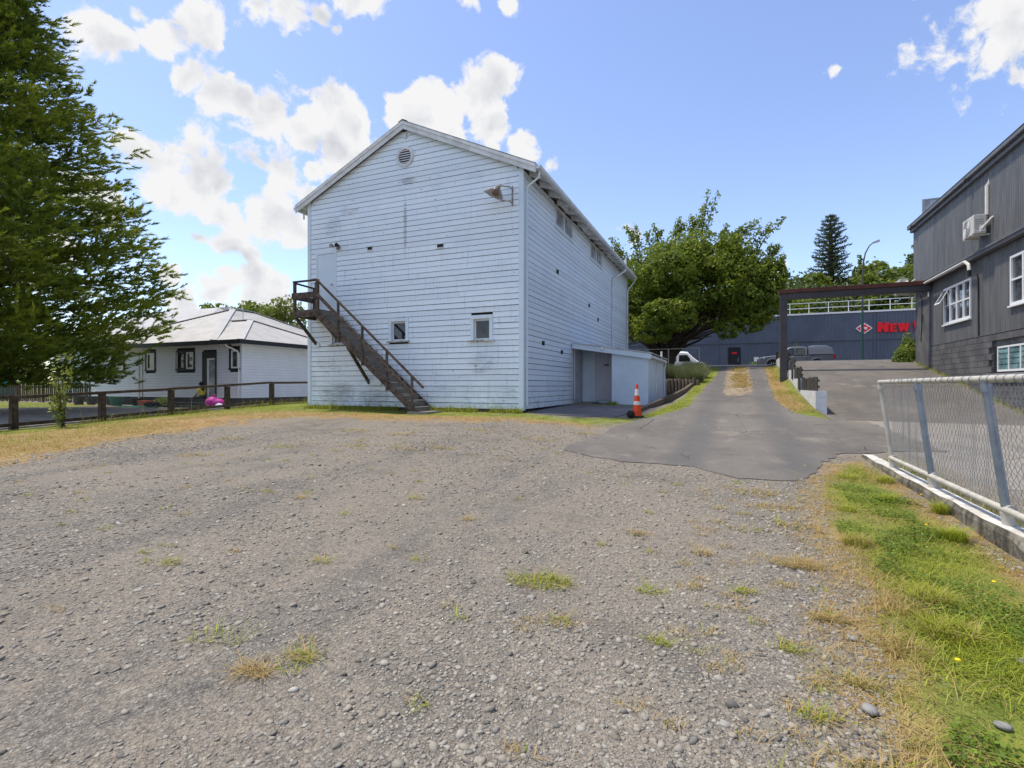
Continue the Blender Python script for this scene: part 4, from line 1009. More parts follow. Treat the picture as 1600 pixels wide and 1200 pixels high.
# ------------------------------------------------------------------ street lamp
slm = thing('street_lamp', 'tall green street lamp with curved arm before the slate blue wall', 'street lamp', (9.0, 45.0, 2.6))
MB().tube([(9, 45, 2.5), (9, 45, 6.8)], [.095, .085], 10).build('base_pole', m_greenpole, slm, True)
MB().tube([(9, 45, 6.8), (9.02, 45, 9.2), (9.05, 45, 10.4), (9.18, 45, 11.1), (9.42, 45, 11.6), (9.66, 45, 11.82)], [.06, .055, .05, .045, .04, .035], 8).build('arm', m_beam, slm, True)
MB().hexa([(9.6, 44.9, 11.74), (10.06, 44.88, 11.86), (10.06, 45.12, 11.86), (9.6, 45.1, 11.74)], [(9.62, 44.93, 11.88), (10.04, 44.93, 12.02), (10.04, 45.07, 12.02), (9.62, 45.07, 11.88)]).build('lamp_head', m_steel, slm, bevel=.02)

# ------------------------------------------------------------------ chain link fence on its wall
fw_ = thing('low_wall', 'low stained concrete wall with whitened top along the grass', 'wall', (2.2, 6, .1))
m_lowwall = None
def lowwall():
    t = NT('stained_concrete'); x, y, z = t.xyz()
    base = t.mix(t.ramp(t.noise(3, 6, .65), .35, .65), (.13, .115, .09, 1), (.26, .24, .20, 1))
    st_ = t.ramp(t.noise(3.2, 6, .7, t.mapping((1, 2.6, .5))), .45, .62); base = t.mix(t.m('MULTIPLY', st_, .75), base, (.045, .042, .036, 1))
    base = t.mix(t.ramp(t.noise(7, 4), .58, .7, 0, .6), base, (.10, .10, .035, 1))
    m1 = t.bsdf(base, .9, .2, 0, t.bump(t.noise(25, 5), .012))
    t = NT('worn_white_top'); x, y, z = t.xyz()
    b = t.mix(t.ramp(t.noise(6, 6, .7), .30, .62), (.72, .71, .68, 1), (.46, .43, .38, 1))
    b = t.mix(t.ramp(t.noise(14, 5, .7, t.mapping((1, .4, 1))), .60, .68), b, (.16, .14, .11, 1))
    m2 = t.bsdf(b, .85, .25, 0, t.bump(t.noise(30, 5), .008))
    mb = MB(); n = 40; ys = np.linspace(.2, 10.42, n+1); zt = .225; P = []
    for y in ys:
        e = .012*math.sin(y*5.1)+random.gauss(0, .006); ch = .0
        if 5.0 < y < 5.22: ch = .06
        P.append([(2.065+e*.5+ch*.8, y, -.15), (2.055+e*.5, y, zt-.05-ch), (2.07+e+ch, y, zt+random.gauss(0, .002)-ch*.2), (2.235+random.gauss(0, .004), y, zt), (2.24, y, -.15)])
    for i in range(n): mb.hexa(P[i], P[i+1])
    mb.v = []; mb.f = []; mb.m = []
    for q in P: mb.v += q
    for i in range(n):
        for k in range(4): mb.f.append((5*i+k, 5*i+k+1, 5*i+6+k, 5*i+5+k)); mb.m.append(1 if k == 2 else 0)
    mb.f += [(0, 1, 2, 3, 4), tuple(5*n+k for k in (4, 3, 2, 1, 0))]; mb.m += [0, 0]
    mb.build('concrete', [m1, m2], fw_)
lowwall()
cf = thing('chain_link_fence', 'leaning galvanised pipe and chain link fence on the low wall', 'fence', (2.17, 6, .23))
def chainfence():
    lean = -.155; H0, H1 = .235, 1.445
    T = lambda y, z: (2.16+lean*(z-H0)/(H1-H0), y, z)
    ys = [8.95, 7.36, 5.62, 3.9, 2.2]
    for i, y in enumerate(ys):
        p = MB().tube([T(y, H0+.005), T(y, H1)], .033 if i else .03, 12).build('post', m_galv if i else m_toprail, cf, True)
        MB().tube([T(y, H0-.01), T(y, H0+.10)], .044, 12).build('socket', m_toprail, p, True)
        MB().tube([T(y, H1-.10), T(y, H1-.035)], .042, 12).build('collar', m_galv if i else m_toprail, p, True)
        MB().tube([(2.16, y-.06, H0+.125), (2.16, y+.06, H0+.125)], .040, 12).build('clamp', m_toprail, p, True)
    tr = MB().tube([T(8.98, H1), T(7, H1+.006), T(5, H1+.01), T(1.5, H1+.012)], .030, 12).build('top_rail', m_toprail, cf, True)
    y = 8.3; tie = None
    while y > 2:
        if tie is None: tie = MB().lathe(T(y, H1+.006), [(.034, 0), (.036, .006), (.034, .012)], 12, axis='y').build('tie', m_steel, tr, at=T(y, H1+.006))
        else: share(tie, 'tie', (T(y, H1+.007)), tr)
        y -= random.uniform(.10, .24)
    MB().tube([(2.13, 8.95, H0+.125), (2.135, 6.2, H0+.118), (2.13, 4.6, H0+.125), (2.13, 1.5, H0+.125)], .028, 10).build('bottom_rail', m_toprail, cf, True)
    # the netting: interlocked zigzag wires, 3 sided
    V = []; F = []; r = .0025; p = .036; n = int((8.93-1.6)/p); zz = np.arange(H0+.10, H1-.01, .037)
    for i in range(n):
        y = 8.93-i*p; pts = []
        for k, z in enumerate(zz):
            yy = y-(p*.54 if ((k+i) % 2) else -p*.54)
            bulge = .03*math.sin(math.pi*(z-H0)/(H1-H0))*math.sin(y*3.1)+.006*math.sin(y*17+z*9)
            b = T(yy, z); pts.append(Vector((b[0]+bulge+.036+(.004 if k % 2 else -.004), yy+.012*math.sin(z*7+y*2), z)))
        base = len(V)
        for q in pts: V += [(q.x+r, q.y, q.z), (q.x-r*.5, q.y+r*.87, q.z), (q.x-r*.5, q.y-r*.87, q.z)]
        for k in range(len(pts)-1):
            a = base+3*k
            for j in range(3): F.append((a+j, a+(j+1) % 3, a+3+(j+1) % 3, a+3+j))
    o = np_mesh('wire_netting', V, F, m_wire, cf); o['kind'] = 'stuff'
chainfence()

# ------------------------------------------------------------------ timber and wire fence on the left
lf = thing('post_and_rail_fence', 'dark timber post and rail fence with wire netting by the lawn', 'fence', (-18.2, 12, .4))
LFY = [-1.0, 1.2, 3.4, 5.6, 7.79, 9.97, 12.15, 14.36, 16.5, 18.7, 20.9, 23.1]
def leftfence():
    X = -18.2; top = lambda y: float(np.interp(y, [-2, 7.8, 12, 16.5, 24], [.66, 1.03, 1.23, 1.47, 1.52]))
    pp = None
    for y in LFY:
        MB().hexa([(X-.08, y-.08, gz(X, y)-.2), (X+.08, y-.08, gz(X, y)-.2), (X+.08, y+.08, gz(X, y)-.2), (X-.08, y+.08, gz(X, y)-.2)],
                  [(X-.075+random.gauss(0,.008), y-.075, top(y)-.01), (X+.075, y-.075, top(y)-.01), (X+.075, y+.075, top(y)-.01), (X-.075, y+.075, top(y)-.01)]).build('post', m_fence, lf)
    for a, b in zip(LFY[:-1:2], LFY[2::2]):
        m_ = (a+b)/2
        MB().bar((X+.02, a-.05, top(a)+.035), (X+.02, b-.06, top(b)+.035+random.gauss(0,.012)), .16, .085).build('top_rail', m_fence, lf)
    for a, b in zip(LFY[:-1], LFY[1:]):
        MB().bar((X+.10, a, gz(X, a)+.14), (X+.10, b-.01, gz(X, b)+.14), .05, .10).build('bottom_rail', m_fence, lf)
    V = []; F = []; r = .0016; p = .045; y = -1.0; i = 0
    while y < 23:
        z0 = gz(X, y)+.1; z1 = top(y); zs = np.arange(z0, z1, p); base = len(V); i += 1
        for k, z in enumerate(zs):
            yy = y+(p*.54 if (k+i) % 2 else -p*.54); V += [(X-.09+r, yy, z), (X-.09-r*.5, yy+r*.87, z), (X-.09-r*.5, yy-r*.87, z)]
        for k in range(len(zs)-1):
            a = base+3*k
            for j in range(3): F.append((a+j, a+(j+1) % 3, a+3+(j+1) % 3, a+3+j))
        y += p
    o = np_mesh('wire_netting', V, F, m_wire, lf); o['kind'] = 'stuff'
    k = MB()
    for i in range(25): y = -1+i; k.hexa([(-18.75, y, gz(-18.6, y)-.1), (-18.45, y, gz(-18.6, y)-.1), (-18.45, y+.99, gz(-18.6, y+1)-.1), (-18.75, y+.99, gz(-18.6, y+1)-.1)], [(-18.75, y, gz(-18.6, y)+.05), (-18.45, y, gz(-18.6, y)+.05), (-18.45, y+.99, gz(-18.6, y+1)+.05), (-18.75, y+.99, gz(-18.6, y+1)+.05)])
    setp(k.build('edging_kerb', M('edging_concrete', (.36, .35, .33, 1), (.26, .25, .23, 1), 4, .9)), 'concrete edging under the timber fence', kind='structure')
leftfence()

# ------------------------------------------------------------------ white house
wh = thing('white_house', 'single storey white weatherboard house with charcoal trim and pale hip roof', 'house', (-29.5, 25, .3))
WX0, WX1, WY0, WY1 = -35.9, -23.13, 19.1, 31.5
def house():
    zb, ze = .74, 3.42
    MB().box(WX0+.05, WY0+.05, .1, WX1-.05, WY1-.05, 3.55).build('wall', m_dark, wh)
    MB().box(WX0+.01, WY0+.01, .1, WX1-.01, WY1, zb-.004).build('plinth', m_plinth, wh)
    hol = [(-26.05, -24.97, .7, 3.2), (-24.02, -23.26, 2.2, 3.32), (-28.15, -26.65, 2.2, 3.30), (-30.8, -29.9, 2.2, 3.32), (-33.9, -32.7, 2.2, 3.3)]
    mb = MB(); p = .15; k = 0
    while zb+k*p < ze+.1:
        z0 = zb+k*p; z1 = z0+p-.006
        for s0, s1 in cut(WX0, WX1-.04, [(h[0], h[1]) for h in hol if h[2] < z1 and h[3] > z0]):
            mb.hexa([(s0, WY0-.022, z0), (s1, WY0-.022, z0), (s1, WY0+.04, z0), (s0, WY0+.04, z0)], [(s0, WY0-.002, z1), (s1, WY0-.002, z1), (s1, WY0+.04, z1), (s0, WY0+.04, z1)])
        mb.hexa([(WX1-.04, WY0+.04, z0), (WX1+.022, WY0+.04, z0), (WX1+.022, WY1, z0), (WX1-.04, WY1, z0)], [(WX1-.04, WY0+.04, z1), (WX1+.002, WY0+.04, z1), (WX1+.002, WY1, z1), (WX1-.04, WY1, z1)])
        k += 1
    o = mb.build('weatherboards', m_housewhite, wh); o['kind'] = 'stuff'
    MB().box(WX1-.05, WY0-.035, zb, WX1+.035, WY0+.05, 3.55).build('corner_board', m_housewhite, wh)
    MB().box(-31.2, WY0-.05, zb, -31.05, WY0-.023, 3.55).build('corner_board', m_housewhite, wh)
    # hip roofs
    def hip(x0, x1, y0, y1, z, rise, nm):
        hw = min(x1-x0, y1-y0)/2
        if x1-x0 >= y1-y0: r0, r1 = (x0+hw, (y0+y1)/2), (x1-hw, (y0+y1)/2)
        else: r0, r1 = ((x0+x1)/2, y0+hw), ((x0+x1)/2, y1-hw)
        c = [(x0, y0), (x1, y0), (x1, y1), (x0, y1)]
        if x1-x0 >= y1-y0: quads = [((x0, y0), (x1, y0), r1, r0), ((x1, y1), (x0, y1), r0, r1)]; tris = [((x1, y0), (x1, y1), r1), ((x0, y1), (x0, y0), r0)]
        else: quads = [((x1, y0), (x1, y1), r1, r0), ((x0, y1), (x0, y0), r0, r1)]; tris = [((x0, y0), (x1, y0), r0), ((x1, y1), (x0, y1), r1)]
        for q in quads+tris:
            e0, e1 = Vector(q[0]), Vector(q[1]); d = (e1-e0).normalized(); nrm = Vector((-d.y, d.x)); L_ = (e1-e0).length
            tops = [Vector(t) for t in q[2:]]
            H = max((t-e0).dot(nrm) for t in tops)
            us = [(t-e0).dot(d) for t in tops]; ua, ub = min(us), max(us)
            # corrugated sheets running up the slope, as one ribbed face set
            mbs = MB(); vs = []; fs = []; n = int(L_/.16)
            for i in range(n+1):
                for kk in range(2):
                    u = min(L_, i*L_/n+(kk*.5*L_/n)); 
                    t = u/max(ua, 1e-6) if u < ua else ((L_-u)/max(L_-ub, 1e-6) if u > ub else 1.0); t = max(0, min(1, t))
                    w = .014 if kk else 0
                    a = e0+d*u; b = a+nrm*(H*t); vs += [(a.x, a.y, z+w), (b.x, b.y, z+rise*t+w)]
            for i in range(len(vs)//2-1): fs.append((2*i, 2*i+2, 2*i+3, 2*i+1))
            mbs.add(vs, fs); mbs.build('roof_slope', m_roof, wh)
            for j, t in enumerate(tops if len(tops) == 2 else [tops[0]]):
                pass
        caps = [(c[0], r0 if x1-x0 >= y1-y0 else r0), (c[1], r1 if x1-x0 >= y1-y0 else r0), (c[2], r1), (c[3], r0 if x1-x0 >= y1-y0 else r1), ]
        for a, b in caps: MB().bar((a[0], a[1], z+.03), (b[0], b[1], z+rise+.03), .34, .035).build('hip_cap', m_roofcap, wh)
        MB().bar((r0[0], r0[1], z+rise+.035), (r1[0], r1[1], z+rise+.035), .34, .035).build('ridge_cap', m_roofcap, wh)
    hip(WX0-.5, -24.6, WY0-.5, WY1+.5, 3.72, 2.73, 'main')
    hip(-34.5, WX1+.5, WY0-.5, WY0+7.4, 3.69, 1.62, 'front')
    # gutter fascia
    MB().box(-31.5, WY0-.60, 3.50, WX1+.60, WY0-.48, 3.72).box(WX1+.48, WY0-.479, 3.50, WX1+.60, WY1+.5, 3.72).box(WX0-.6, WY0-.55, 3.50, -31.51, WY0-.44, 3.72).build('fascia', m_housetrim, wh)
    MB().box(WX0-.5, WY0-.478, 3.51, WX1+.478, WY1+.4, 3.55).build('soffit', m_housewhite, wh)
    MB().tube([(WX1-.5, WY0-.55, 3.5), (WX1-.5, WY0-.5, 3.42), (WX1-.22, WY0-.08, 3.15), (WX1-.15, WY0-.06, 3.05), (WX1-.15, WY0-.06, .8)], .04, 8).build('downpipe', m_white, wh, True)
    MB().tube([(-31.3, WY0-.06, 3.4), (-31.3, WY0-.06, .6)], .04, 8).build('downpipe', m_white, wh, True)
    MB().tube([(-27.4, 22.7, 5.1), (-27.4, 22.7, 6.2)], .02, 5).build('aerial', m_steel, wh)
    # windows
    def win(h, kind):
        a, b, z0, z1 = h; y = WY0
        fr = MB(); fr.box(a, y-.05, z1-.10, b, y+.06, z1).box(a-.03, y-.07, z0, b+.03, y+.06, z0+.08).box(a, y-.05, z0+.081, a+.10, y+.06, z1-.101).box(b-.10, y-.05, z0+.081, b, y+.06, z1-.101)
        f = fr.build('window', m_housetrim, wh)
        MB().box(a+.101, y+.03, z0+.081, b-.101, y+.045, z1-.101).build('pane', m_glasshouse, f)
        def sash(s0, s1, yy, ang=0):
            s = MB(); t = .075
            s.box(0, -.02, z0+.085, s1-s0, .02, z0+.085+t).box(0, -.02, z1-.105-t, s1-s0, .02, z1-.105).box(0, -.02, z0+.086+t, t, .02, z1-.106-t).box(s1-s0-t, -.02, z0+.086+t, s1-s0, .02, z1-.106-t)
            o = s.build('sash', m_white, f, local=True); o.location = Vector((s0, yy, 0))-origin(f); o.rotation_euler = (0, 0, ang); return o
        if kind == 2:
            sash(a+.11, a+.11+.45, y-.04, R(-50)); sash(b-.70, b-.11, y-.01)
            MB().box(a+.55, y+.0, z0+.085, b-.72, y+.02, z1-.105).build('inner_board', M('dark_red_curtain', (.045, .025, .022, 1), None), f)
        else: sash(a+.13, b-.12, y-.01)
    win(hol[1], 1); win(hol[2], 2); win(hol[3], 1); win(hol[4], 1)
    # doorway with the door standing open
    a, b, z0, z1 = hol[0]; y = WY0
    f = MB().box(a, y-.05, z1-.34, b, y+.05, z1).box(a, y-.05, z0, a+.32, y+.05, z1-.341).box(b-.10, y-.05, z0, b, y+.05, z1-.341).build('door_frame', m_housetrim, wh)
    MB().box(a+.33, y+.03, z0, b-.11, y+.046, z1-.36).build('hall_glass', m_glass2, f)
    MB().box(a+.33, y-.02, z0, a+.46, y+.02, z1-.36).box(a+.461, y-.02, z1-.44, b-.11, y+.02, z1-.36).build('door', m_white, f)
    sp_ = MB()
    MB().box(-26.6, y-.55, .3, -24.7, y-.06, .66).build('step', m_plinth, wh); MB().box(-27.0, y-1.05, .24, -24.7, y-.551, .50).build('step', m_plinth, wh); MB().box(-27.3, y-1.6, .22, -24.7, y-1.051, .38).build('step', m_plinth, wh)
    MB().box(-23.7, y-.45, 3.38, -23.5, y-.3, 3.48).build('flood_light', m_rubber, wh)
m_roofcap = M('pale_ridge_cap', (.47, .465, .45, 1), (.41, .405, .39, 1), 2, .5)
m_glasshouse = glass_mat('house_window_glass', (.05, .06, .06, 1), .05)
house()

# neighbour house and picket fence
nh = thing('pale_house', 'pale house with white framed windows beyond the picket fence', 'house', (-46, 32, .3))
def neighbour():
    x0, x1, y0, y1 = -58, -38.6, 28, 40
    MB().box(x0, y0+.05, .1, x1, y1, 5.8).build('wall', m_mint, nh)
    mb = MB()
    for k in range(34): z = .7+k*.15; mb.hexa([(x0, y0+.01, z), (x1, y0+.01, z), (x1, y0+.049, z), (x0, y0+.049, z)], [(x0, y0+.03, z+.143), (x1, y0+.03, z+.143), (x1, y0+.049, z+.143), (x0, y0+.049, z+.143)])
    o = mb.build('weatherboards', m_mint, nh); o['kind'] = 'stuff'
    for a in (-54.6, -50.2, -47.6, -43.5):
        f = MB().box(a, y0-.03, 1.7, a+1.3, y0+.008, 1.78).box(a, y0-.03, 3.1, a+1.3, y0+.008, 3.2).box(a, y0-.03, 1.781, a+.09, y0+.008, 3.099).box(a+1.21, y0-.03, 1.781, a+1.3, y0+.008, 3.099).box(a+.6, y0-.03, 1.781, a+.7, y0+.008, 3.099).build('window', m_white, nh)
        MB().box(a+.09, y0+.0, 1.78, a+1.21, y0+.006, 3.1).build('pane', m_glasshouse, f)
    xm = (x0+x1)/2
    MB().prism([(x0-.5, 5.7), (x1+.5, 5.7), (x1-4, 8.6), (x0+4, 8.6)], 'xz', y0+5.6, y0+6.2).build('ridge', m_roof, nh)
    MB().hexa([(x0-.5, y0-.5, 5.75), (x1+.5, y0-.5, 5.75), (x1+.5, y1+.5, 5.75), (x0-.5, y1+.5, 5.75)], [(x0+5, y0+5.5, 8.6), (x1-5, y0+5.5, 8.6), (x1-5, y0+6.5, 8.6), (x0+5, y0+6.5, 8.6)]).build('roof', m_roof, nh)
m_mint = M('pale_mint_paint', (.60, .70, .70, 1), (.56, .66, .66, 1), 2, .6)
neighbour()
pk = thing('picket_fence', 'dark timber picket fence between the pale house and the white house', 'fence', (-42, 19.4, .4))
p0 = None; x = -52.0
while x < -36.0:
    z = gz(x, 19.4)+.05
    if p0 is None: p0 = MB().box(x, 19.36, z, x+.15, 19.385, z+1.22).build('picket', m_fence, pk, at=(x, 19.36, z))
    else: c = share(p0, 'picket', (x+random.gauss(0, .01), 19.36, z+random.gauss(0, .03)), pk); c.rotation_euler = (0, random.gauss(0, .012), 0)
    x += .235
for zz in (.35, .95): MB().box(-52, 19.39, gz(-44, 19.4)+zz, -36, 19.44, gz(-44, 19.4)+zz+.1).build('rail', m_fence, pk)
for x in (-51, -48, -45, -42, -39, -36.1): MB().box(x, 19.44, .2, x+.1, 19.54, gz(x, 19.4)+1.2).build('post', m_fence, pk)

# ------------------------------------------------------------------ foliage builders
def unit(v): return v/np.maximum(np.linalg.norm(v, axis=1, keepdims=True), 1e-9)
def rand_dir(n): return unit(rng.normal(size=(n, 3)))
def leaf_quads(c, nrm, size, tone, aspect=.55):
    """diamond leaves at c facing nrm"""
    n = len(c); nrm = unit(nrm); a = unit(np.cross(nrm, rand_dir(n))); b = np.cross(nrm, a)
    s = np.asarray(size).reshape(-1, 1)*np.ones((n, 1))
    v = np.stack([c-a*s, c-b*s*aspect+nrm*s*.12, c+a*s, c+b*s*aspect+nrm*s*.12], 1).reshape(-1, 3)
    return v, np.arange(4*n).reshape(-1, 4), np.repeat(tone, 4)
def blades(o, d, l, w, tone):
    """narrow triangles from o along d"""
    n = len(o); d = unit(d); s = unit(np.cross(d, rand_dir(n)))*np.asarray(w).reshape(-1, 1)/2
    v = np.stack([o-s, o+s, o+d*np.asarray(l).reshape(-1, 1)], 1).reshape(-1, 3)
    return v, np.arange(3*n).reshape(-1, 3), np.repeat(tone, 3)
def join(parts):
    V = []; F = []; T = []; b = 0
    for v, f, t in parts: V.append(v); F.append(f+b); T.append(t); b += len(v)
    return np.concatenate(V), np.concatenate(F), np.concatenate(T)
def noise3(p, s):
    x, y, z = (p*s).T
    return (np.sin(x*1.7+1.3*np.sin(y*1.1+z))+np.sin(y*1.9+1.1*np.sin(z*1.3+x*.7))+np.sin(z*2.1+1.2*np.sin(x*.9+y*.5)))/3
L_conifer = leafmat('conifer_needles', (.042, .090, .018, 1), (.42, .48, .045, 1), None, .38)
L_broad = leafmat('broad_leaves', (.070, .125, .018, 1), (.27, .33, .036, 1), None, .40)
L_dark = leafmat('dark_forest_leaves', (.045, .080, .024, 1), (.14, .18, .045, 1), None, .25)
L_bright = leafmat('bright_hill_leaves', (.08, .14, .018, 1), (.25, .31, .04, 1), None, .32)
L_pine = leafmat('tall_pine_needles', (.030, .050, .032, 1), (.075, .10, .055, 1), None, .15)
L_shrub = leafmat('shrub_leaves', (.09, .13, .025, 1), (.30, .34, .06, 1), None, .3)
L_lav = leafmat('lavender_stems', (.10, .13, .055, 1), (.30, .32, .17, 1), None, .2)
L_clover = leafmat('clover_leaves', (.075, .135, .018, 1), (.24, .33, .035, 1), None, .3)
L_grass = leafmat('grass_blades', (.13, .185, .018, 1), (.42, .47, .04, 1), (.46, .33, .14, 1), .3)

def conifer():
    t = thing('conifer_tree', 'huge dense dark green conifer filling the left edge', 'tree', (-28.7, 10.8, .3))
    bx, by = -28.7, 10.8; z0 = gz(bx, by); H = 25.0
    MB().tube([(bx, by, z0-.2), (bx+.05, by, z0+5), (bx-.05, by, z0+14), (bx, by, z0+H)], [.48, .40, .24, .04], 12).build('trunk', m_bark, t, True)
    prof = lambda f: np.interp(f*25, [1.0, 1.75, 2.65, 5.0, 6.2, 9.2, 12.1, 13.3, 15.5, 16.7, 19.6, 25], [4.8, 5.8, 6.6, 7.55, 7.1, 5.7, 4.8, 3.8, 3.0, 2.35, 1.75, .2])
    O = []; D = []; tb = MB(); z = 1.15; az = 0
    while z < H-.6:
        f = z/H; az += 2.399963+random.gauss(0, .25); Lb = prof(f)*random.choice([random.uniform(.80, .97), random.uniform(.9, 1.06), random.uniform(.93, 1.13)])
        n = max(5, int(Lb/.24)); u = np.linspace(0, 1, n)
        dro = random.uniform(.02, .12) if z > 4 else random.uniform(-.04, .05); up = random.uniform(.16, .36)
        r = u*Lb; zz = z0+z+r*.12-dro*r*1.2+up*Lb*.42*u**3
        azc = az+.12*np.sin(u*4+az)
        px = bx+r*np.cos(azc); py = by+r*np.sin(azc)
        pts = np.stack([px, py, zz], 1)
        tb.tube([tuple(p) for p in pts[::max(1, n//6)]], [max(.012, .09*(1-i/7)*Lb/8) for i in range(len(pts[::max(1, n//6)]))], 5, cap=False)
        for i in range(1, n):
            if u[i] < .12: continue
            side = np.array([-math.sin(azc[i]), math.cos(azc[i]), 0]); out = np.array([math.cos(azc[i]), math.sin(azc[i]), .1])
            for s in (-1, 1):
                sl_ = (.32+1.25*(1-abs(u[i]-.55)*1.2))*random.uniform(.5, 1.1)*min(1, Lb/4+.35)
                q = max(2, int(sl_/.22))
                for j in range(q):
                    v = (j+random.random())/q
                    O.append(pts[i]+side*s*sl_*v+out*sl_*.55*v+np.array([random.gauss(0, .09), random.gauss(0, .09), random.gauss(0, .10)-.10*v]))
                    D.append(out*.75+side*s*.65+np.array([0, 0, random.gauss(.22, .32)]))
        O.append(pts[-1]); D.append(out+np.array([0, 0, .4]))
        z += .165 if f < .7 else .2
    tb.build('branches', m_bark, t, True)
    for q in range(6500):
        zz = 1.3+(H-2)*random.random()**1.35; a = random.uniform(0, 6.283); rr = prof(zz/H)*random.uniform(.15, .97)
        c = np.array([bx+rr*math.cos(a), by+rr*math.sin(a), z0+zz]); dr = np.array([math.cos(a), math.sin(a), random.uniform(.1, .8)])
        for j in range(3): O.append(c+rng.normal(0, .16, 3)); D.append(dr+rng.normal(0, .3, 3))
    O = np.array(O); D = unit(np.array(D)); kp = noise3(O, 1.0)+.5*noise3(O, 2.3) > -.50; O = O[kp]; D = D[kp]; N = len(O); k = 23
    oo = np.repeat(O, k, 0); dd = np.repeat(D, k, 0); m = len(oo); tt = rng.random(m).reshape(-1, 1); L = rng.uniform(.24, .46, N).repeat(k).reshape(-1, 1)
    side = unit(np.cross(dd, rand_dir(m)))
    o = oo+dd*L*tt; d = dd*.9+side*(.75-.45*tt)+np.array([0, 0, .10])
    tone = np.clip(.36+.50*noise3(O, 1.0)+rng.normal(0, .17, N), 0, 1).repeat(k)*.8+.34*tt.ravel()*rng.random(m)
    v, f, tn = blades(o, d, rng.uniform(.11, .24, m), rng.uniform(.032, .062, m), np.clip(tone, 0, 1))
    np_mesh('crown', v, f, L_conifer, t, {'tone': tn})
    print('conifer tris', len(f))
conifer()

def clump_tree(name, label, cat, base, height, clumps, mat, leaf, n, trunkr, limbs=True, group=None, bark=None, ztrunk=None, lean=(0, 0)):
    """clumps: (dx,dy,dz,r) relative to the base"""
    t = thing(name, label, cat, base, 0, group); b = Vector(base); tb = MB(); ztrunk = ztrunk or height*.35
    tb.tube([(b.x, b.y, b.z-.3), (b.x+lean[0]*.5, b.y, b.z+ztrunk*.5), (b.x+lean[0], b.y+lean[1], b.z+ztrunk)], [trunkr*1.25, trunkr, trunkr*.8], 10)
    if limbs:
        for dx, dy, dz, r in clumps:
            p = Vector((b.x+lean[0], b.y+lean[1], b.z+ztrunk*random.uniform(.55, .95))); q = b+Vector((dx*.75+lean[0], dy*.75, dz*.86)); mid = p.lerp(q, .5)+Vector((random.gauss(0, .15), random.gauss(0, .15), -.15*r))
            tb.tube([p, mid, q], [trunkr*.32, trunkr*.17, trunkr*.05], 6, cap=False)
    tb.build('trunk', bark or m_bark, t, True)
    tot = sum(c[3]**2 for c in clumps); P = []; Q = []; TN = []
    for dx, dy, dz, r in clumps:
        k = max(20, int(n*r*r/tot)); d = rand_dir(k); rr = r*(rng.random(k)**.33*.55+.5)*(1+.22*noise3(d+dx, 3.1))
        # holes: sub-clumps of leaves, not an even shell
        keep = noise3(d*1.0+np.array([dx, dy, dz]), 4.5) > -.16
        d = d[keep]; rr = rr[keep]
        P.append(np.array(base)+np.array([dx, dy, dz])+d*rr[:, None]*np.array([1, 1, .8])); Q.append(d*.7+np.array([0, 0, .5]))
        TN.append(np.clip(.42+.30*noise3(P[-1], 1.3)+.12*d[:, 2]*0+rng.normal(0, .2, len(d)), 0, 1))
    P = np.concatenate(P); Q = np.concatenate(Q)+rng.normal(0, .75, (len(P), 3)); TN = np.concatenate(TN)
    v, f, tn = leaf_quads(P, Q, leaf*rng.uniform(.6, 1.25, len(P)), TN)
    return t, v, f, tn
def finish(t, v, f, tn, mat): np_mesh('crown', v, f, mat, t, {'tone': tn})

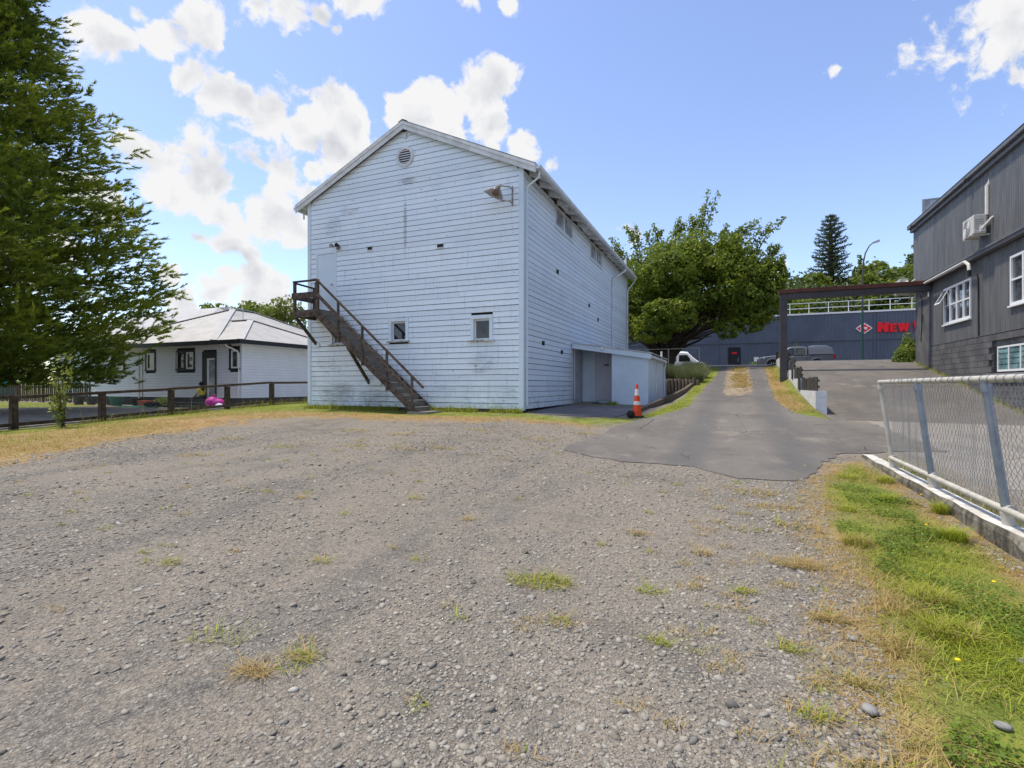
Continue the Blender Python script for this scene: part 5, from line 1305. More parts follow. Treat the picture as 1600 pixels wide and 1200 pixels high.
# the big broadleaf behind the hall
def broadleaf():
    bx, by = -3.9, 35.5; z0 = gz(bx, by)-.4
    cl = []; random.seed(11)
    # clumps fitted to a wide low crown
    for i in range(64):
        a = random.uniform(0, 2*math.pi); rr = 4.9*math.sqrt(random.random()); h = random.random()
        zt = 9.0-2.2*(rr/4.9)**2; zl = 2.8+2.1*(1-rr/4.9)+(.9 if math.cos(a) > .3 else 0)
        cl.append((rr*math.cos(a)+1.15, rr*math.sin(a)*.85, zl+(zt-zl)*h, random.uniform(.75, 1.35)))
    cl += [(5.0, -1.2, 3.6, 1.0), (3.8, -1.8, 3.0, .8), (5.7, -.5, 5.0, 1.0), (5.2, -1, 6.2, .8)]
    t, v, f, tn = clump_tree('broadleaf_tree', 'big spreading green broadleaf tree behind the hall', 'tree', (bx, by, z0), 10, cl, L_broad, .105, 150000, .40, True, None, None, 2.6)
    k = 26000; d = rand_dir(k); rr = (rng.random(k)**.5*.45+.56)*(1+.10*noise3(d, 3.3))
    c = np.array([bx+1.2, by, z0+5.8])+d*rr[:, None]*np.array([5.0, 4.1, 3.6]); kp = (c[:, 2] > z0+2.8+2.0*np.clip(1-np.hypot(c[:, 0]-bx-.3, c[:, 1]-by)/4.6, 0, 1)+.5*noise3(c, 1.2)) & (noise3(c, 1.5) > -.12); c = c[kp]; d = d[kp]; k = len(c)
    parts = [(v, f, tn), leaf_quads(c, rng.normal(0, .8, (k, 3))+d*.4+np.array([0, 0, .5]), .105*rng.uniform(.6, 1.25, k), np.clip(.48+.3*noise3(c, 1.2)+rng.normal(0, .2, k), 0, 1))]
    # loose shoots that stand up out of the crown
    SH = [(-2.4, 0, 8.3, -.7, 2.9), (-1.4, .3, 8.6, -.1, 2.3), (-3.2, 0, 7.8, -1.2, 2.0), (1.4, -.4, 9.0, .8, 3.2), (1.0, 0, 9.0, .1, 1.9), (4.2, -.2, 7.6, 1.3, 2.6), (3.4, 0, 8.2, .9, 2.2), (4.9, .3, 6.9, 1.0, 2.0), (-.3, 0, 9.0, .2, 1.4), (5.4, -.6, 6.2, .9, 1.2), (2.7, .2, 8.4, .3, 1.6)]
    tw = MB()
    for x, y, z, lx, h in SH:
        for q in range(3):
            k = 130; u = rng.random(k)**.8; ox = rng.normal(0, .16); dx = lx+rng.normal(0, .35)
            hh = h*rng.uniform(.55, 1.0)
            c = np.stack([bx+.75+x+ox+dx*u, by+y+rng.normal(0, .1, k), z0+z+hh*u], 1)+rng.normal(0, 1, (k, 3))*(.26*(1-u*.65))[:, None]
            parts.append(leaf_quads(c, rng.normal(0, 1, (k, 3))+np.array([0, 0, .6]), .11*rng.uniform(.6, 1.2, k), np.clip(rng.normal(.45, .2, k), 0, 1)))
            tw.tube([(bx+.75+x+ox, by+y, z0+z-.8), (bx+.75+x+ox+dx*.5, by+y, z0+z+hh*.5), (bx+.75+x+ox+dx, by+y, z0+z+hh)], [.035, .02, .006], 4, cap=False)
    tw.build('shoots', m_bark, t)
    for dx, dy in ((-.5, -.1), (.45, .05), (.1, -.3)): pass
    st = MB()
    for dx, lx, r in ((-.35, -1.3, .22), (.3, 1.0, .26), (.05, .1, .24), (.45, 2.2, .15), (-.45, -2.3, .14)):
        st.tube([(bx+dx*.6, by-.15, z0-.2), (bx+dx*1.1, by-.2, z0+1.4), (bx+dx+lx*.6, by-.2, z0+3.0), (bx+dx+lx*1.3, by, z0+5.0)], [r*1.3, r, r*.75, r*.4], 8, cap=False)
    st.build('stems', m_bark, t, True)
    finish(t, *join(parts), L_broad)
broadleaf()

# tall tiered pine on the hill
def tiered_pine(x, y, top, label, half):
    z0 = gz(x, y); H = top-z0; t = thing('tiered_pine', label, 'tree', (x, y, z0))
    MB().tube([(x, y, z0-.5), (x, y, z0+H*.6), (x, y, top)], [.55, .38, .05], 8).build('trunk', m_bark, t, True)
    O = []; D = []; z = z0+H*.18
    while z < top-.3:
        f = (z-z0)/H; L = half*np.interp(f, [0, .3, .5, .75, .93, 1], [1.0, 1.0, .92, .72, .42, .12])
        for k in range(8):
            a = 2*math.pi*k/8+random.gauss(0, .2)+z*1.7; l = L*random.uniform(.68, 1.08); n = max(4, int(l/.17))
            for j in range(n):
                u = (j+.5)/n
                if u < .16: continue
                O.append((x+l*u*math.cos(a), y+l*u*math.sin(a), z-.16*l*u+.30*l*u*u+random.gauss(0, .06))); D.append((math.cos(a), math.sin(a), .5))
        z += H*.046
    O = np.array(O); D = np.array(D); k = 6; oo = np.repeat(O, k, 0); dd = np.repeat(D, k, 0); m = len(oo)
    side = rand_dir(m); v, f, tn = blades(oo+rng.normal(0, .10, (m, 3))*np.array([1.2, 1.2, .5]), dd*.6+side*np.array([.9, .9, .35])+np.array([0, 0, .25]), rng.uniform(.3, .65, m), rng.uniform(.09, .18, m), np.clip(rng.normal(.4, .25, m), 0, 1))
    np_mesh('crown', v, f, L_pine, t, {'tone': tn})
def hilltree(px, top_py, Y, w_px, mat, label, shape='round', name='hill_tree', n=5200):
    """a tree on the slope behind the store: px, Y give its place, w_px its crown's width in the photograph"""
    X = (px-800)/807*Y; x = .9215*X-.3883*Y; y = .3883*X+.9215*Y; top = CAMZ+(602-top_py)/807*Y; r = w_px/807*Y/2; z0 = gz(x, y)
    H = top-z0; cl = []
    if shape == 'round':
        for i in range(22):
            a = random.uniform(0, 6.28); q = r*.75*math.sqrt(random.random()); h = random.random()
            cl.append((q*math.cos(a), q*math.sin(a), H-r*.3-(r*1.5)*h*(.4+.6*q/r)-r*.12, r*random.uniform(.22, .40)))
    else:
        k = 13
        for i in range(k):
            f = i/(k-1); rad = r*(1-f)**.8
            for j in range(1+int(3*(1-f))):
                a = random.uniform(0, 6.28); cl.append((rad*.55*math.cos(a), rad*.55*math.sin(a), H*(.25+.72*f), max(r*.14, rad*.48)))
    t, v, f, tn = clump_tree(name, label, 'tree', (x, y, z0), H, cl, mat, max(.10, .0032*Y), n, .02*H, False, None, None, H*.75)
    finish(t, v, f, tn, mat)
def hills():
    X = (1298-800)/807*92; Y = 92; x, y = .9215*X-.3883*Y, .3883*X+.9215*Y
    tiered_pine(x, y, CAMZ+(602-334)/807*92, 'tall tiered pine standing alone on the hill behind the store', 3.3)
    hilltree(1246, 424, 100, 62, L_dark, 'brownish round tree on the hill left of the tall pine', n=5200)
    hilltree(1276, 420, 90, 44, L_broad, 'small dense green tree touching the left side of the tall pine', n=4000)
    hilltree(1222, 440, 108, 40, L_dark, 'low dark tree on the hill beside the broadleaf crown')
    hilltree(1343, 398, 112, 42, L_dark, 'pointed dark conifer on the hill just right of the tall pine', 'cone')
    hilltree(1362, 404, 104, 46, L_shrub, 'feathery light tree on the hill behind the street lamp', n=2600)
    hilltree(1396, 403, 88, 76, L_broad, 'broad green tree on the hill right of the street lamp', n=7000)
    hilltree(1350, 425, 86, 46, L_broad, 'middle sized green tree below the feathery tree', n=4200)
    hilltree(1432, 378, 96, 62, L_dark, 'tall dark tree partly behind the charcoal building', 'cone', n=5200)
    hilltree(1318, 430, 98, 40, L_dark, 'low dark tree under the tall pine')
    hilltree(1212, 452, 74, 60, L_bright, 'bright yellow green tree behind the store railing', n=4200)
    hilltree(1246, 462, 78, 46, L_bright, 'small yellow green tree left of the gateway post top', n=3000)
    hilltree(1420, 455, 72, 80, L_bright, 'spreading light green tree under the beam end', n=4200)
    hilltree(1268, 438, 96, 70, L_broad, 'wide green tree filling the hillside left of the tall pine')
    hilltree(1308, 440, 88, 64, L_dark, 'wide dark green tree at the foot of the tall pine')
    hilltree(1372, 430, 80, 80, L_broad, 'wide green tree above the store railing near the grey building')
    hilltree(1226, 446, 92, 56, L_broad, 'mid green tree on the hill above the gateway post')
    hilltree(1416, 428, 84, 60, L_dark, 'dark green tree filling the gap by the grey building')
    hilltree(428, 454, 52, 116, L_shrub, 'round light green tree behind the white house roof', n=9000)
    hilltree(394, 466, 56, 60, L_bright, 'small light green tree at the left foot of the round tree', n=3000)
    hilltree(345, 468, 60, 60, L_broad, 'green tree peeping over the ridge of the white house', n=3200)
    hilltree(306, 480, 62, 70, L_shrub, 'low pale tree behind the white house roof near the conifer', n=3000)
    hilltree(1183, 455, 82, 60, L_broad, 'green tree behind the store roof beside the broadleaf crown', n=3600)
    # undergrowth on the slope
    V = []; n = 26000; xs = rng.uniform(-14, 46, n); ys = rng.uniform(92, 112, n)-.25*xs*0
    zs = ground_z(xs, ys)+rng.gamma(2.0, .55, n); c = np.stack([xs, ys, zs], 1); c[:, 2] += 1.6*(noise3(c, .35)+.4)
    v, f, tn = leaf_quads(c, rng.normal(0, .6, (n, 3))+np.array([0, -.4, .8]), rng.uniform(.25, .5, n), np.clip(.3+.3*noise3(c, .5)+rng.normal(0, .2, n), 0, 1))
    o = np_mesh('hillside_undergrowth', v, f, L_dark, None, {'tone': tn}); setp(o, 'dark scrub covering the hillside behind the store', 'undergrowth', kind='stuff')
hills()
def bush(name, label, cat, x, y, r, h, mat, n, leaf, group=None, spiky=False, z=None):
    z0 = (gz(x, y) if z is None else z)-.04; t = thing(name, label, cat, (x, y, z0), 0, group)
    if spiky:
        m = n; a = rng.uniform(0, 6.28, m); q = r*np.sqrt(rng.random(m))*.75; o = np.stack([x+q*np.cos(a), y+q*np.sin(a), z0+rng.random(m)*h*.35], 1)
        d = np.stack([np.cos(a)*q/r*.9+rng.normal(0, .25, m), np.sin(a)*q/r*.9+rng.normal(0, .25, m), np.ones(m)], 1)
        v, f, tn = blades(o, d, h*rng.uniform(.35, .8, m), np.full(m, leaf), np.clip(rng.normal(.5, .25, m), 0, 1))
    else:
        d = rand_dir(n); d[:, 2] = np.abs(d[:, 2]); rr = (rng.random(n)**.4)*(1+.2*noise3(d+x, 3)); c = np.array([x, y, z0])+d*rr[:, None]*np.array([r, r, h])
        v, f, tn = leaf_quads(c, d+rng.normal(0, .5, (n, 3)), leaf*rng.uniform(.6, 1.3, n), np.clip(.45+.25*noise3(c, 4)+rng.normal(0, .2, n), 0, 1))
    np_mesh('foliage', v, f, mat, t, {'tone': tn})
    sm_ = MB()
    for k in range(5): a = k*1.26; sm_.tube([(x, y, z0-.1), (x+r*.5*math.cos(a), y+r*.5*math.sin(a), z0+h*.6)], [.02, .008], 5, cap=False)
    sm_.build('stem', m_bark, t); return t
for i, (x, y, r, h) in enumerate([(-1.75, 26.3, .75, .78), (-2.7, 27.0, .7, .8), (-1.7, 28.0, .8, .8), (-2.5, 29.0, .8, .75), (-1.8, 29.8, .7, .7), (-1.9, 31.2, .7, .65)]):
    bush('lavender_bush', ['lavender bush at the front edge above the timber posts', 'lavender bush closest to the lean-to wall', 'lavender bush second back along the driveway edge', 'lavender bush behind the one by the lean-to', 'lavender bush third back along the driveway', 'lavender bush farthest up by the pipe railing'][i], 'bush', x, y, r, h, L_lav, 2600, .022, 'lavender bushes above the timber retaining wall', True)
bush('shrub', 'grey green shrub at the store wall left of the door', 'bush', -1.6, 50.6, .9, 1.0, L_lav, 900, .10, z=2.25)
bush('shrub', 'taller grey shrub by the white van front', 'bush', -3.9, 50.8, 1.0, 1.5, L_lav, 900, .10, z=2.25)
bush('shrub', 'yellow green shrub below the white notice', 'bush', 2.2, 51.2, .85, .9, L_bright, 900, .09)
bush('shrub', 'clipped yellow green shrub by the charcoal building corner', 'bush', 7.35, 28.9, .42, .75, L_bright, 1400, .05)
bush('shrub', 'taller yellow green shrub behind the clipped one', 'bush', 7.9, 30.0, .50, 1.25, L_bright, 1500, .07)
bush('shrub', 'leafy plant tip behind the canopy of the grey pickup', 'bush', 5.4, 50.8, .6, 2.4, L_bright, 700, .08)
bush('garden_plant', 'small dark green plant by the house steps', 'plant', -27.7, 18.1, .55, .5, L_broad, 700, .06)
bush('garden_plant', 'weedy plant at the concrete pad against the lean-to', 'plant', -3.9, 18.7, .22, .28, L_grass, 220, .012, None, True)

# sapling at the fence
def sapling():
    x, y = -17.4, 8.55; z0 = gz(x, y); t = thing('sapling', 'thin leafy sapling growing in front of the timber fence', 'sapling', (x, y, z0))
    tb = MB(); P = []; 
    for k in range(7):
        a = random.uniform(0, 6.28); h = random.uniform(.7, 2.1); b = random.uniform(.1, .4)
        pts = [(x+random.gauss(0, .05), y+random.gauss(0, .05), z0-.05), (x+b*.5*math.cos(a), y+b*.5*math.sin(a), z0+h*.5), (x+b*math.cos(a), y+b*math.sin(a), z0+h)]
        tb.tube(pts, [.012, .009, .004], 5, cap=False)
        for u in np.linspace(.25, 1, 40): P.append(np.array(pts[0])*(1-u)+np.array(pts[2])*u+rng.normal(0, .07, 3))
    tb.build('stem', m_bark, t); P = np.array(P); n = len(P)
    v, f, tn = leaf_quads(P, rng.normal(0, .8, (n, 3))+np.array([0, -.3, .6]), rng.uniform(.04, .085, n), np.clip(rng.normal(.6, .25, n), 0, 1))
    np_mesh('leaves', v, f, L_shrub, t, {'tone': tn})
sapling()

# ------------------------------------------------------------------ timber retaining wall, edging and pipe railing by the lavender
rw = thing('timber_retaining_wall', 'dark upright timber posts holding the lavender bank beside the lean-to', 'wall', (-2.0, 25.1, .6))
for i in range(9):
    x = -2.6+i*.155; h = gz(-2.2, 26)+.06+random.gauss(0, .03); MB().lathe((x, 25.05, .3), [(.072, 0), (.075, h-.33), (.06, h-.30)], 9).build('upright', m_sleeper, rw, True)
MB().box(-2.7, 25.14, .3, -1.25, 25.2, gz(-2.2, 26)-.02).build('backing_plank', m_sleeper, rw)
ed = thing('timber_edging', 'curved dark timber edging between the grass verge and the sunken corner', 'edging', (-2.2, 20, .6))
EP = [(-2.55, 15.6), (-2.42, 17.2), (-2.18, 19.2), (-1.95, 21.2), (-1.75, 23.2), (-1.6, 24.9), (-1.5, 26.4)]
for a, b in zip(EP[:-1], EP[1:]):
    za, zb = gz(-1.35 if a[1] > 17 else a[0]+.2, a[1]), gz(-1.35 if b[1] > 17 else b[0]+.2, b[1])
    MB().bar((a[0], a[1], za-.03), (b[0], b[1]-.02, zb-.03), .12, .26).build('sleeper', m_sleeper, ed)
pr = thing('pipe_railing', 'pale steel pipe railing in front of the big tree trunk', 'railing', (-3.5, 34.4, 2.2))
for x in (-5.6, -3.6, -1.75): MB().tube([(x, 34.3, gz(x, 34.3)-.1), (x, 34.3, 3.72)], .04, 8).build('post', m_toprail, pr, True)
MB().tube([(-5.6, 34.3, 3.72), (-1.75, 34.3, 3.72)], .035, 8).build('rail', m_toprail, pr, True)

# ------------------------------------------------------------------ traffic cone and the ball at its foot
def tcone():
    x, y = -2.38, 14.62; z0 = gz(x, y)+.0; t = thing('traffic_cone', 'tall orange traffic cone with two white bands by the driveway', 'traffic cone', (x, y, z0))
    MB().box(x-.17, y-.17, z0-.01, x+.17, y+.17, z0+.045).build('base', m_rubber, t, bevel=.02)
    n = 20; H = .86; rad = lambda h: .135-.105*h/H
    def band(h0, h1, nm, mat, e=0): MB().lathe((x, y, z0+.045), [(rad(h0)+e, h0), (rad(h1)+e, h1)], n).build(nm, mat, t, True)
    band(0, H-.015, 'body', m_orange); MB().lathe((x, y, z0+.045+H-.015), [(.032, 0), (.036, .012), (.03, .03), (.012, .038)], 14).build('tip', m_orange, t, True)
    band(.30, .40, 'reflective_band', m_reflect, .003); band(.56, .74, 'reflective_band', m_reflect, .003)
    b = thing('black_ball', 'small dark ball lying at the foot of the orange cone', 'ball', (x-.12, y-.28, z0))
    MB().lathe((x-.12, y-.30, z0+.10), [(.11*math.cos(a), .11*math.sin(a)) for a in np.linspace(-1.5, 1.5, 11)], 16).build('shell', m_rubber, b, True)
    MB().lathe((x-.12, y-.30, z0+.20), [(.03, 0), (.03, .02), (.01, .03)], 10).build('cap', m_steel, b)
tcone()

# ------------------------------------------------------------------ vehicles
def loft(mb, secs, mi=0):
    n = len(secs[0]); b = len(mb.v)
    for s in secs: mb.v += [tuple(p) for p in s]
    for i in range(len(secs)-1):
        for k in range(n): mb.f.append((b+i*n+k, b+i*n+(k+1) % n, b+(i+1)*n+(k+1) % n, b+(i+1)*n+k)); mb.m.append(mi)
    mb.f.append(tuple(b+k for k in reversed(range(n)))); e = b+(len(secs)-1)*n; mb.f.append(tuple(e+k for k in range(n))); mb.m += [mi, mi]
    return mb
def sect(x, hw, z0, z1, hw1=None, c=.08):
    h1 = hw if hw1 is None else hw1
    return [(x, -hw+c, z0), (x, hw-c, z0), (x, hw, z0+c), (x, (hw+h1)/2, (z0+z1)/2), (x, h1, z1-c), (x, h1-c*1.3, z1), (x, -h1+c*1.3, z1), (x, -h1, z1-c), (x, -(hw+h1)/2, (z0+z1)/2), (x, -hw, z0+c)]
m_carwhite = M('white_car_paint', (.78, .78, .78, 1), None, rough=.25, spec=.5, coat=.6)
m_cargrey = M('grey_car_paint', (.10, .11, .125, 1), None, rough=.35, spec=.4, metal=.2, coat=.4)
m_carglass = glass_mat('car_glass', (.015, .018, .02, 1), .03)
m_chrome = M('lamp_chrome', (.75, .75, .76, 1), None, rough=.12, metal=.8)
m_tail = M('tail_lamp_red', (.45, .01, .012, 1), None, rough=.15)
m_alloy = M('alloy_rim', (.42, .43, .45, 1), None, rough=.3, metal=.8)
def wheel(t, x, y, r, w):
    s = 1 if y > 0 else -1
    a = MB().lathe((x, y, r), [(r*.55, -w/2), (r*.92, -w/2), (r, -w*.35), (r, w*.35), (r*.92, w/2), (r*.55, w/2)], 24, axis='y').build('wheel', m_rubber, t, True, local=True)
    MB().lathe((x, y, r), [(r*.56, -w*.46), (r*.6, 0), (r*.56, w*.46)], 20, axis='y').build('rim', m_alloy, a, True, local=True)
    hb = MB()
    for k in range(6):
        q = k*math.pi/3; hb.bar((x, y+s*w*.47, r), (x+math.cos(q)*r*.55, y+s*w*.47, r+math.sin(q)*r*.55), .05, .03, (0, 1, 0))
    hb.build('spokes', m_alloy, a, local=True)
def pickup():
    z = gz(4.73, 46.5)+.03; t = thing('pickup_truck', 'grey double cab pickup with canopy parked before the slate blue wall', 'pickup truck', (4.73, 46.5, z))
    b = MB(); loft(b, [sect(-2.62, .70, .48, .86), sect(-2.52, .84, .42, .98), sect(-2.2, .91, .40, 1.06, .84), sect(-1.35, .92, .40, 1.14, .86), sect(-1.0, .92, .42, 1.12, .88), sect(.95, .92, .42, 1.10, .88), sect(2.55, .92, .46, 1.14, .88), sect(2.66, .88, .5, 1.12, .86)]); b.build('body', m_cargrey, t, True, local=True)
    c = MB(); loft(c, [sect(-1.15, .86, 1.05, 1.16, .82, .03), sect(-.45, .86, 1.05, 1.74, .68, .05), sect(-.2, .86, 1.05, 1.80, .68, .06), sect(.55, .86, 1.05, 1.80, .68, .06), sect(.80, .86, 1.05, 1.74, .68, .05)]); c.build('cab', m_cargrey, t, True, local=True)
    k = MB(); loft(k, [sect(.88, .87, 1.08, 1.78, .72, .05), sect(1.1, .87, 1.08, 1.87, .70, .08), sect(2.1, .87, 1.08, 1.85, .70, .08), sect(2.5, .86, 1.08, 1.62, .72, .08), sect(2.62, .84, 1.08, 1.25, .76, .04)]); cn = k.build('canopy', m_cargrey, t, True, local=True)
    for s in (-1, 1):
        f = lambda x, zz, e=.006: (x, s*(.875+e-(.87-.685)*(zz-1.10)/.66), zz)
        def pane(pts, par, nm='window'): 
            m_ = MB(); m_.hexa([f(x, zz, -.02) for x, zz in pts], [f(x, zz, .008) for x, zz in pts]); m_.build(nm, m_carglass, par, local=True)
        pane([(-.92, 1.17), (-.08, 1.17), (-.08, 1.68), (-.42, 1.68)], t); pane([(.0, 1.17), (.68, 1.17), (.64, 1.68), (.0, 1.68)], t)
        pane([(1.1, 1.25), (2.05, 1.25), (2.2, 1.35), (2.12, 1.66), (1.1, 1.70)], cn)
        for wx in (-1.62, 1.45):
            ar = MB(); pts = [(wx+.46*math.cos(a), s*.915, .40+.46*math.sin(a)) for a in np.linspace(-.1, math.pi+.1, 15)]; ar.tube(pts, .05, 6); ar.build('wheel_arch', m_cargrey, t, True, local=True)
            MB().lathe((wx, s*.80, .40), [(.43, 0), (.43, s*.125)], 20, axis='y').build('arch_opening', m_rubber, t, local=True)
            wheel(t, wx, s*.82, .38, .25)
        MB().hexa([(-2.60, s*.58, .80), (-2.22, s*.86, .86), (-2.22, s*.80, .86), (-2.5, s*.52, .80)], [(-2.58, s*.60, .93), (-2.16, s*.885, 1.0), (-2.16, s*.80, 1.0), (-2.5, s*.54, .93)]).build('headlight', m_chrome, t, local=True)
        MB().box(2.56, s*.90-.04, .82, 2.68, s*.90+.0, 1.10).build('tail_light', m_tail, t, local=True)
        MB().box(-.75, s*.98-.10, 1.15, -.62, s*.98+.10, 1.33).build('mirror', m_cargrey, t, local=True, bevel=.03)
        for hx in (-.2, .62): MB().box(hx-.09, s*.915-.012, .98, hx+.09, s*.915+.02, 1.015).build('door_handle', m_chrome, t, local=True)
        for sx in (-.04, .82, -.98): MB().box(sx-.006, s*.916-.004, .5, sx+.006, s*.916+.006, 1.08).build('door_seam', m_rubber, t, local=True)
    MB().hexa([(-1.12, -.72, 1.18), (-1.12, .72, 1.18), (-1.06, .72, 1.18), (-1.06, -.72, 1.18)], [(-.50, -.60, 1.70), (-.50, .60, 1.70), (-.44, .60, 1.70), (-.44, -.60, 1.70)]).build('windscreen', m_carglass, t, local=True)
    MB().box(-2.68, -.72, .44, -2.55, .72, .60).build('bumper', m_cargrey, t, local=True, bevel=.03); MB().box(-2.645, -.48, .64, -2.59, .48, .86).build('grille', m_rubber, t, local=True); MB().box(2.6, -.85, .46, 2.74, .85, .58).build('rear_bumper', m_chrome, t, local=True, bevel=.02)
pickup()
def van():
    z = gz(-4.35, 46.3)+.03; t = thing('white_van', 'white passenger van parked under the big tree', 'van', (-4.35, 46.3, z))
    b = MB(); loft(b, [sect(-2.42, .80, .40, 1.86, .70, .14), sect(-2.34, .85, .30, 1.95, .74, .14), sect(.7, .85, .30, 1.98, .74, .14), sect(1.10, .85, .30, 1.93, .72, .14), sect(1.5, .85, .30, 1.55, .74, .14), sect(1.92, .85, .30, 1.16, .78, .10), sect(2.36, .82, .32, .98, .74, .10), sect(2.45, .72, .40, .86, .66, .08)]); b.build('body', m_carwhite, t, True, local=True)
    for s in (-1, 1):
        f = lambda x, zz, e: (x, s*(.805+e-.065*(zz-1.05)/.9), zz)
        for pts in ([(-2.1, 1.12), (-1.05, 1.12), (-1.05, 1.66), (-2.05, 1.66)], [(-.98, 1.12), (.18, 1.12), (.18, 1.66), (-.98, 1.66)], [(.40, 1.10), (1.48, 1.10), (1.06, 1.66), (.42, 1.66)]):
            m_ = MB(); m_.hexa([f(x, zz, -.01) for x, zz in pts], [f(x, zz, .022) for x, zz in pts]); m_.build('window', m_carglass, t, local=True)
        for wx in (-1.45, 1.45): wheel(t, wx, s*.74, .33, .2)
        MB().hexa([(2.2, s*.82, .72), (2.44, s*.62, .70), (2.40, s*.55, .70), (2.2, s*.7, .72)], [(2.16, s*.83, .94), (2.40, s*.62, .88), (2.36, s*.55, .88), (2.16, s*.7, .94)]).build('headlight', m_chrome, t, local=True)
        MB().box(1.35, s*.95-.09, 1.12, 1.47, s*.95+.09, 1.34).build('mirror', m_carwhite, t, local=True, bevel=.03)
        MB().box(.26, s*.858-.01, .95, .40, s*.858+.02, .99).build('door_handle', m_rubber, t, local=True)
        for sx in (.28, 1.25): MB().box(sx-.006, s*.853-.004, .4, sx+.006, s*.853+.004, 1.1).build('door_seam', m_rubber, t, local=True)
    MB().hexa([(1.90, -.66, 1.20), (1.90, .66, 1.20), (1.84, .66, 1.16), (1.84, -.66, 1.16)], [(1.20, -.58, 1.88), (1.20, .58, 1.88), (1.14, .58, 1.86), (1.14, -.58, 1.86)]).build('windscreen', m_carglass, t, local=True)
    MB().box(2.3, -.78, .34, 2.5, .78, .56).build('bumper', m_carwhite, t, local=True, bevel=.04)
van()

# ------------------------------------------------------------------ things by the house
def pot(label, x, y, r, h, mat, long=0):
    z = gz(x, y); t = thing('plant_pot', label, 'plant pot', (x, y, z), 0, 'plant pots along the house plinth')
    if long: MB().hexa([(x-long+.03, y-r+.03, z), (x+long-.03, y-r+.03, z), (x+long-.03, y+r-.03, z), (x-long+.03, y+r-.03, z)], [(x-long, y-r, z+h), (x+long, y-r, z+h), (x+long, y+r, z+h), (x-long, y+r, z+h)]).build('body', mat, t); MB().box(x-long-.02, y-r-.02, z+h+.002, x+long+.02, y+r+.02, z+h+.035).build('rim', mat, t)
    else:
        MB().lathe((x, y, z), [(r*.75, 0), (r, h*.9)], 16).build('body', mat, t, True); MB().lathe((x, y, z+h*.9), [(r*1.0, 0), (r*1.08, .01), (r*1.08, h*.1), (r*.9, h*.1), (r*.85, .02)], 16).build('rim', mat, t, True)
    MB().lathe((x, y, z+h*.8), [(r*.9, 0), (r*.88, .02)], 14).build('soil', m_bark, t)
m_potblue = M('slate_pot', (.07, .08, .10, 1), None); m_potgreen = M('green_pot', (.05, .17, .12, 1), None); m_terra = M('terracotta_pot', (.36, .095, .06, 1), None)
pot('slate grey plant pot by the picket fence end', -34.3, 17.6, .27, .50, m_potblue); pot('second slate grey pot along the house wall', -33.5, 17.8, .24, .46, m_potblue)
pot('dark pot just left of the green tub', -31.9, 17.9, .22, .40, m_potblue); pot('green plant tub against the house plinth', -31.2, 17.8, .33, .48, m_potgreen)
pot('black pot between the green tub and the red planter', -29.9, 18.1, .30, .40, m_rubber); pot('long terracotta red planter by the house wall', -28.9, 17.9, .16, .26, m_terra, .42)
pot('low black tray pot right of the red planter', -27.6, 17.4, .35, .20, m_rubber); pot('black pot next to the small green plant', -26.9+.0, 17.0, .28, .26, m_rubber)
hs = thing('garden_hose', 'green garden hose coiled loosely on the gravel by the house', 'hose', (-29, 17.2, .3))
hp = []
for i in range(60): a = i*.42; r = .55+.12*math.sin(i*.9); x = -28.6+r*1.8*math.cos(a)+.02*i; y = 17.0+.3*math.sin(a); hp.append((x, y, gz(x, y)+.03))
MB().tube(hp, .022, 6).build('tube', M('hose_green', (.03, .24, .17, 1), None), hs, True); MB().tube([hp[-1], (hp[-1][0]+.12, hp[-1][1], hp[-1][2])], .035, 8).build('nozzle', m_rubber, hs)
def bag():
    x, y = -22.9, 17.3; z = gz(x, y); t = thing('magenta_bag', 'round magenta bag lying on the ground behind the fence', 'bag', (x, y, z))
    for dx, r, m_ in ((0, .33, 'a'), (.42, .28, 'b')):
        MB().lathe((x+dx, y, z+r*.85), [(r*math.cos(a)*(1+.05*math.sin(a*5)), r*.9*math.sin(a)) for a in np.linspace(-1.5, 1.5, 12)], 16).build('bulge', m_mag, t, True)
    MB().lathe((x+.62, y-.15, z+.14), [(.17*math.cos(a), .14*math.sin(a)) for a in np.linspace(-1.5, 1.5, 8)], 12).build('white_bundle', m_white, t, True)
    MB().tube([(x, y, z+.6), (x+.1, y, z+.72), (x+.22, y, z+.6)], .02, 6).build('handle', m_mag, t)
m_mag = M('magenta_fabric', (.50, .025, .30, 1), (.38, .02, .24, 1), 8, .6)
bag()
tb = thing('teal_bin', 'teal bin at the far left behind the picket fence', 'bin', (-52.6, 22, .4))
MB().hexa([(-53, 21.7, .3), (-52.3, 21.7, .3), (-52.3, 22.4, .3), (-53, 22.4, .3)], [(-53.1, 21.6, 2.0), (-52.2, 21.6, 2.0), (-52.2, 22.5, 2.0), (-53.1, 22.5, 2.0)]).build('body', m_teal if False else M('teal_plastic', (.03, .36, .40, 1), None), tb, bevel=.03); MB().box(-53.15, 21.55, 2.005, -52.15, 22.55, 2.08).build('lid', M('teal_lid', (.02, .26, .30, 1), None), tb, bevel=.02)

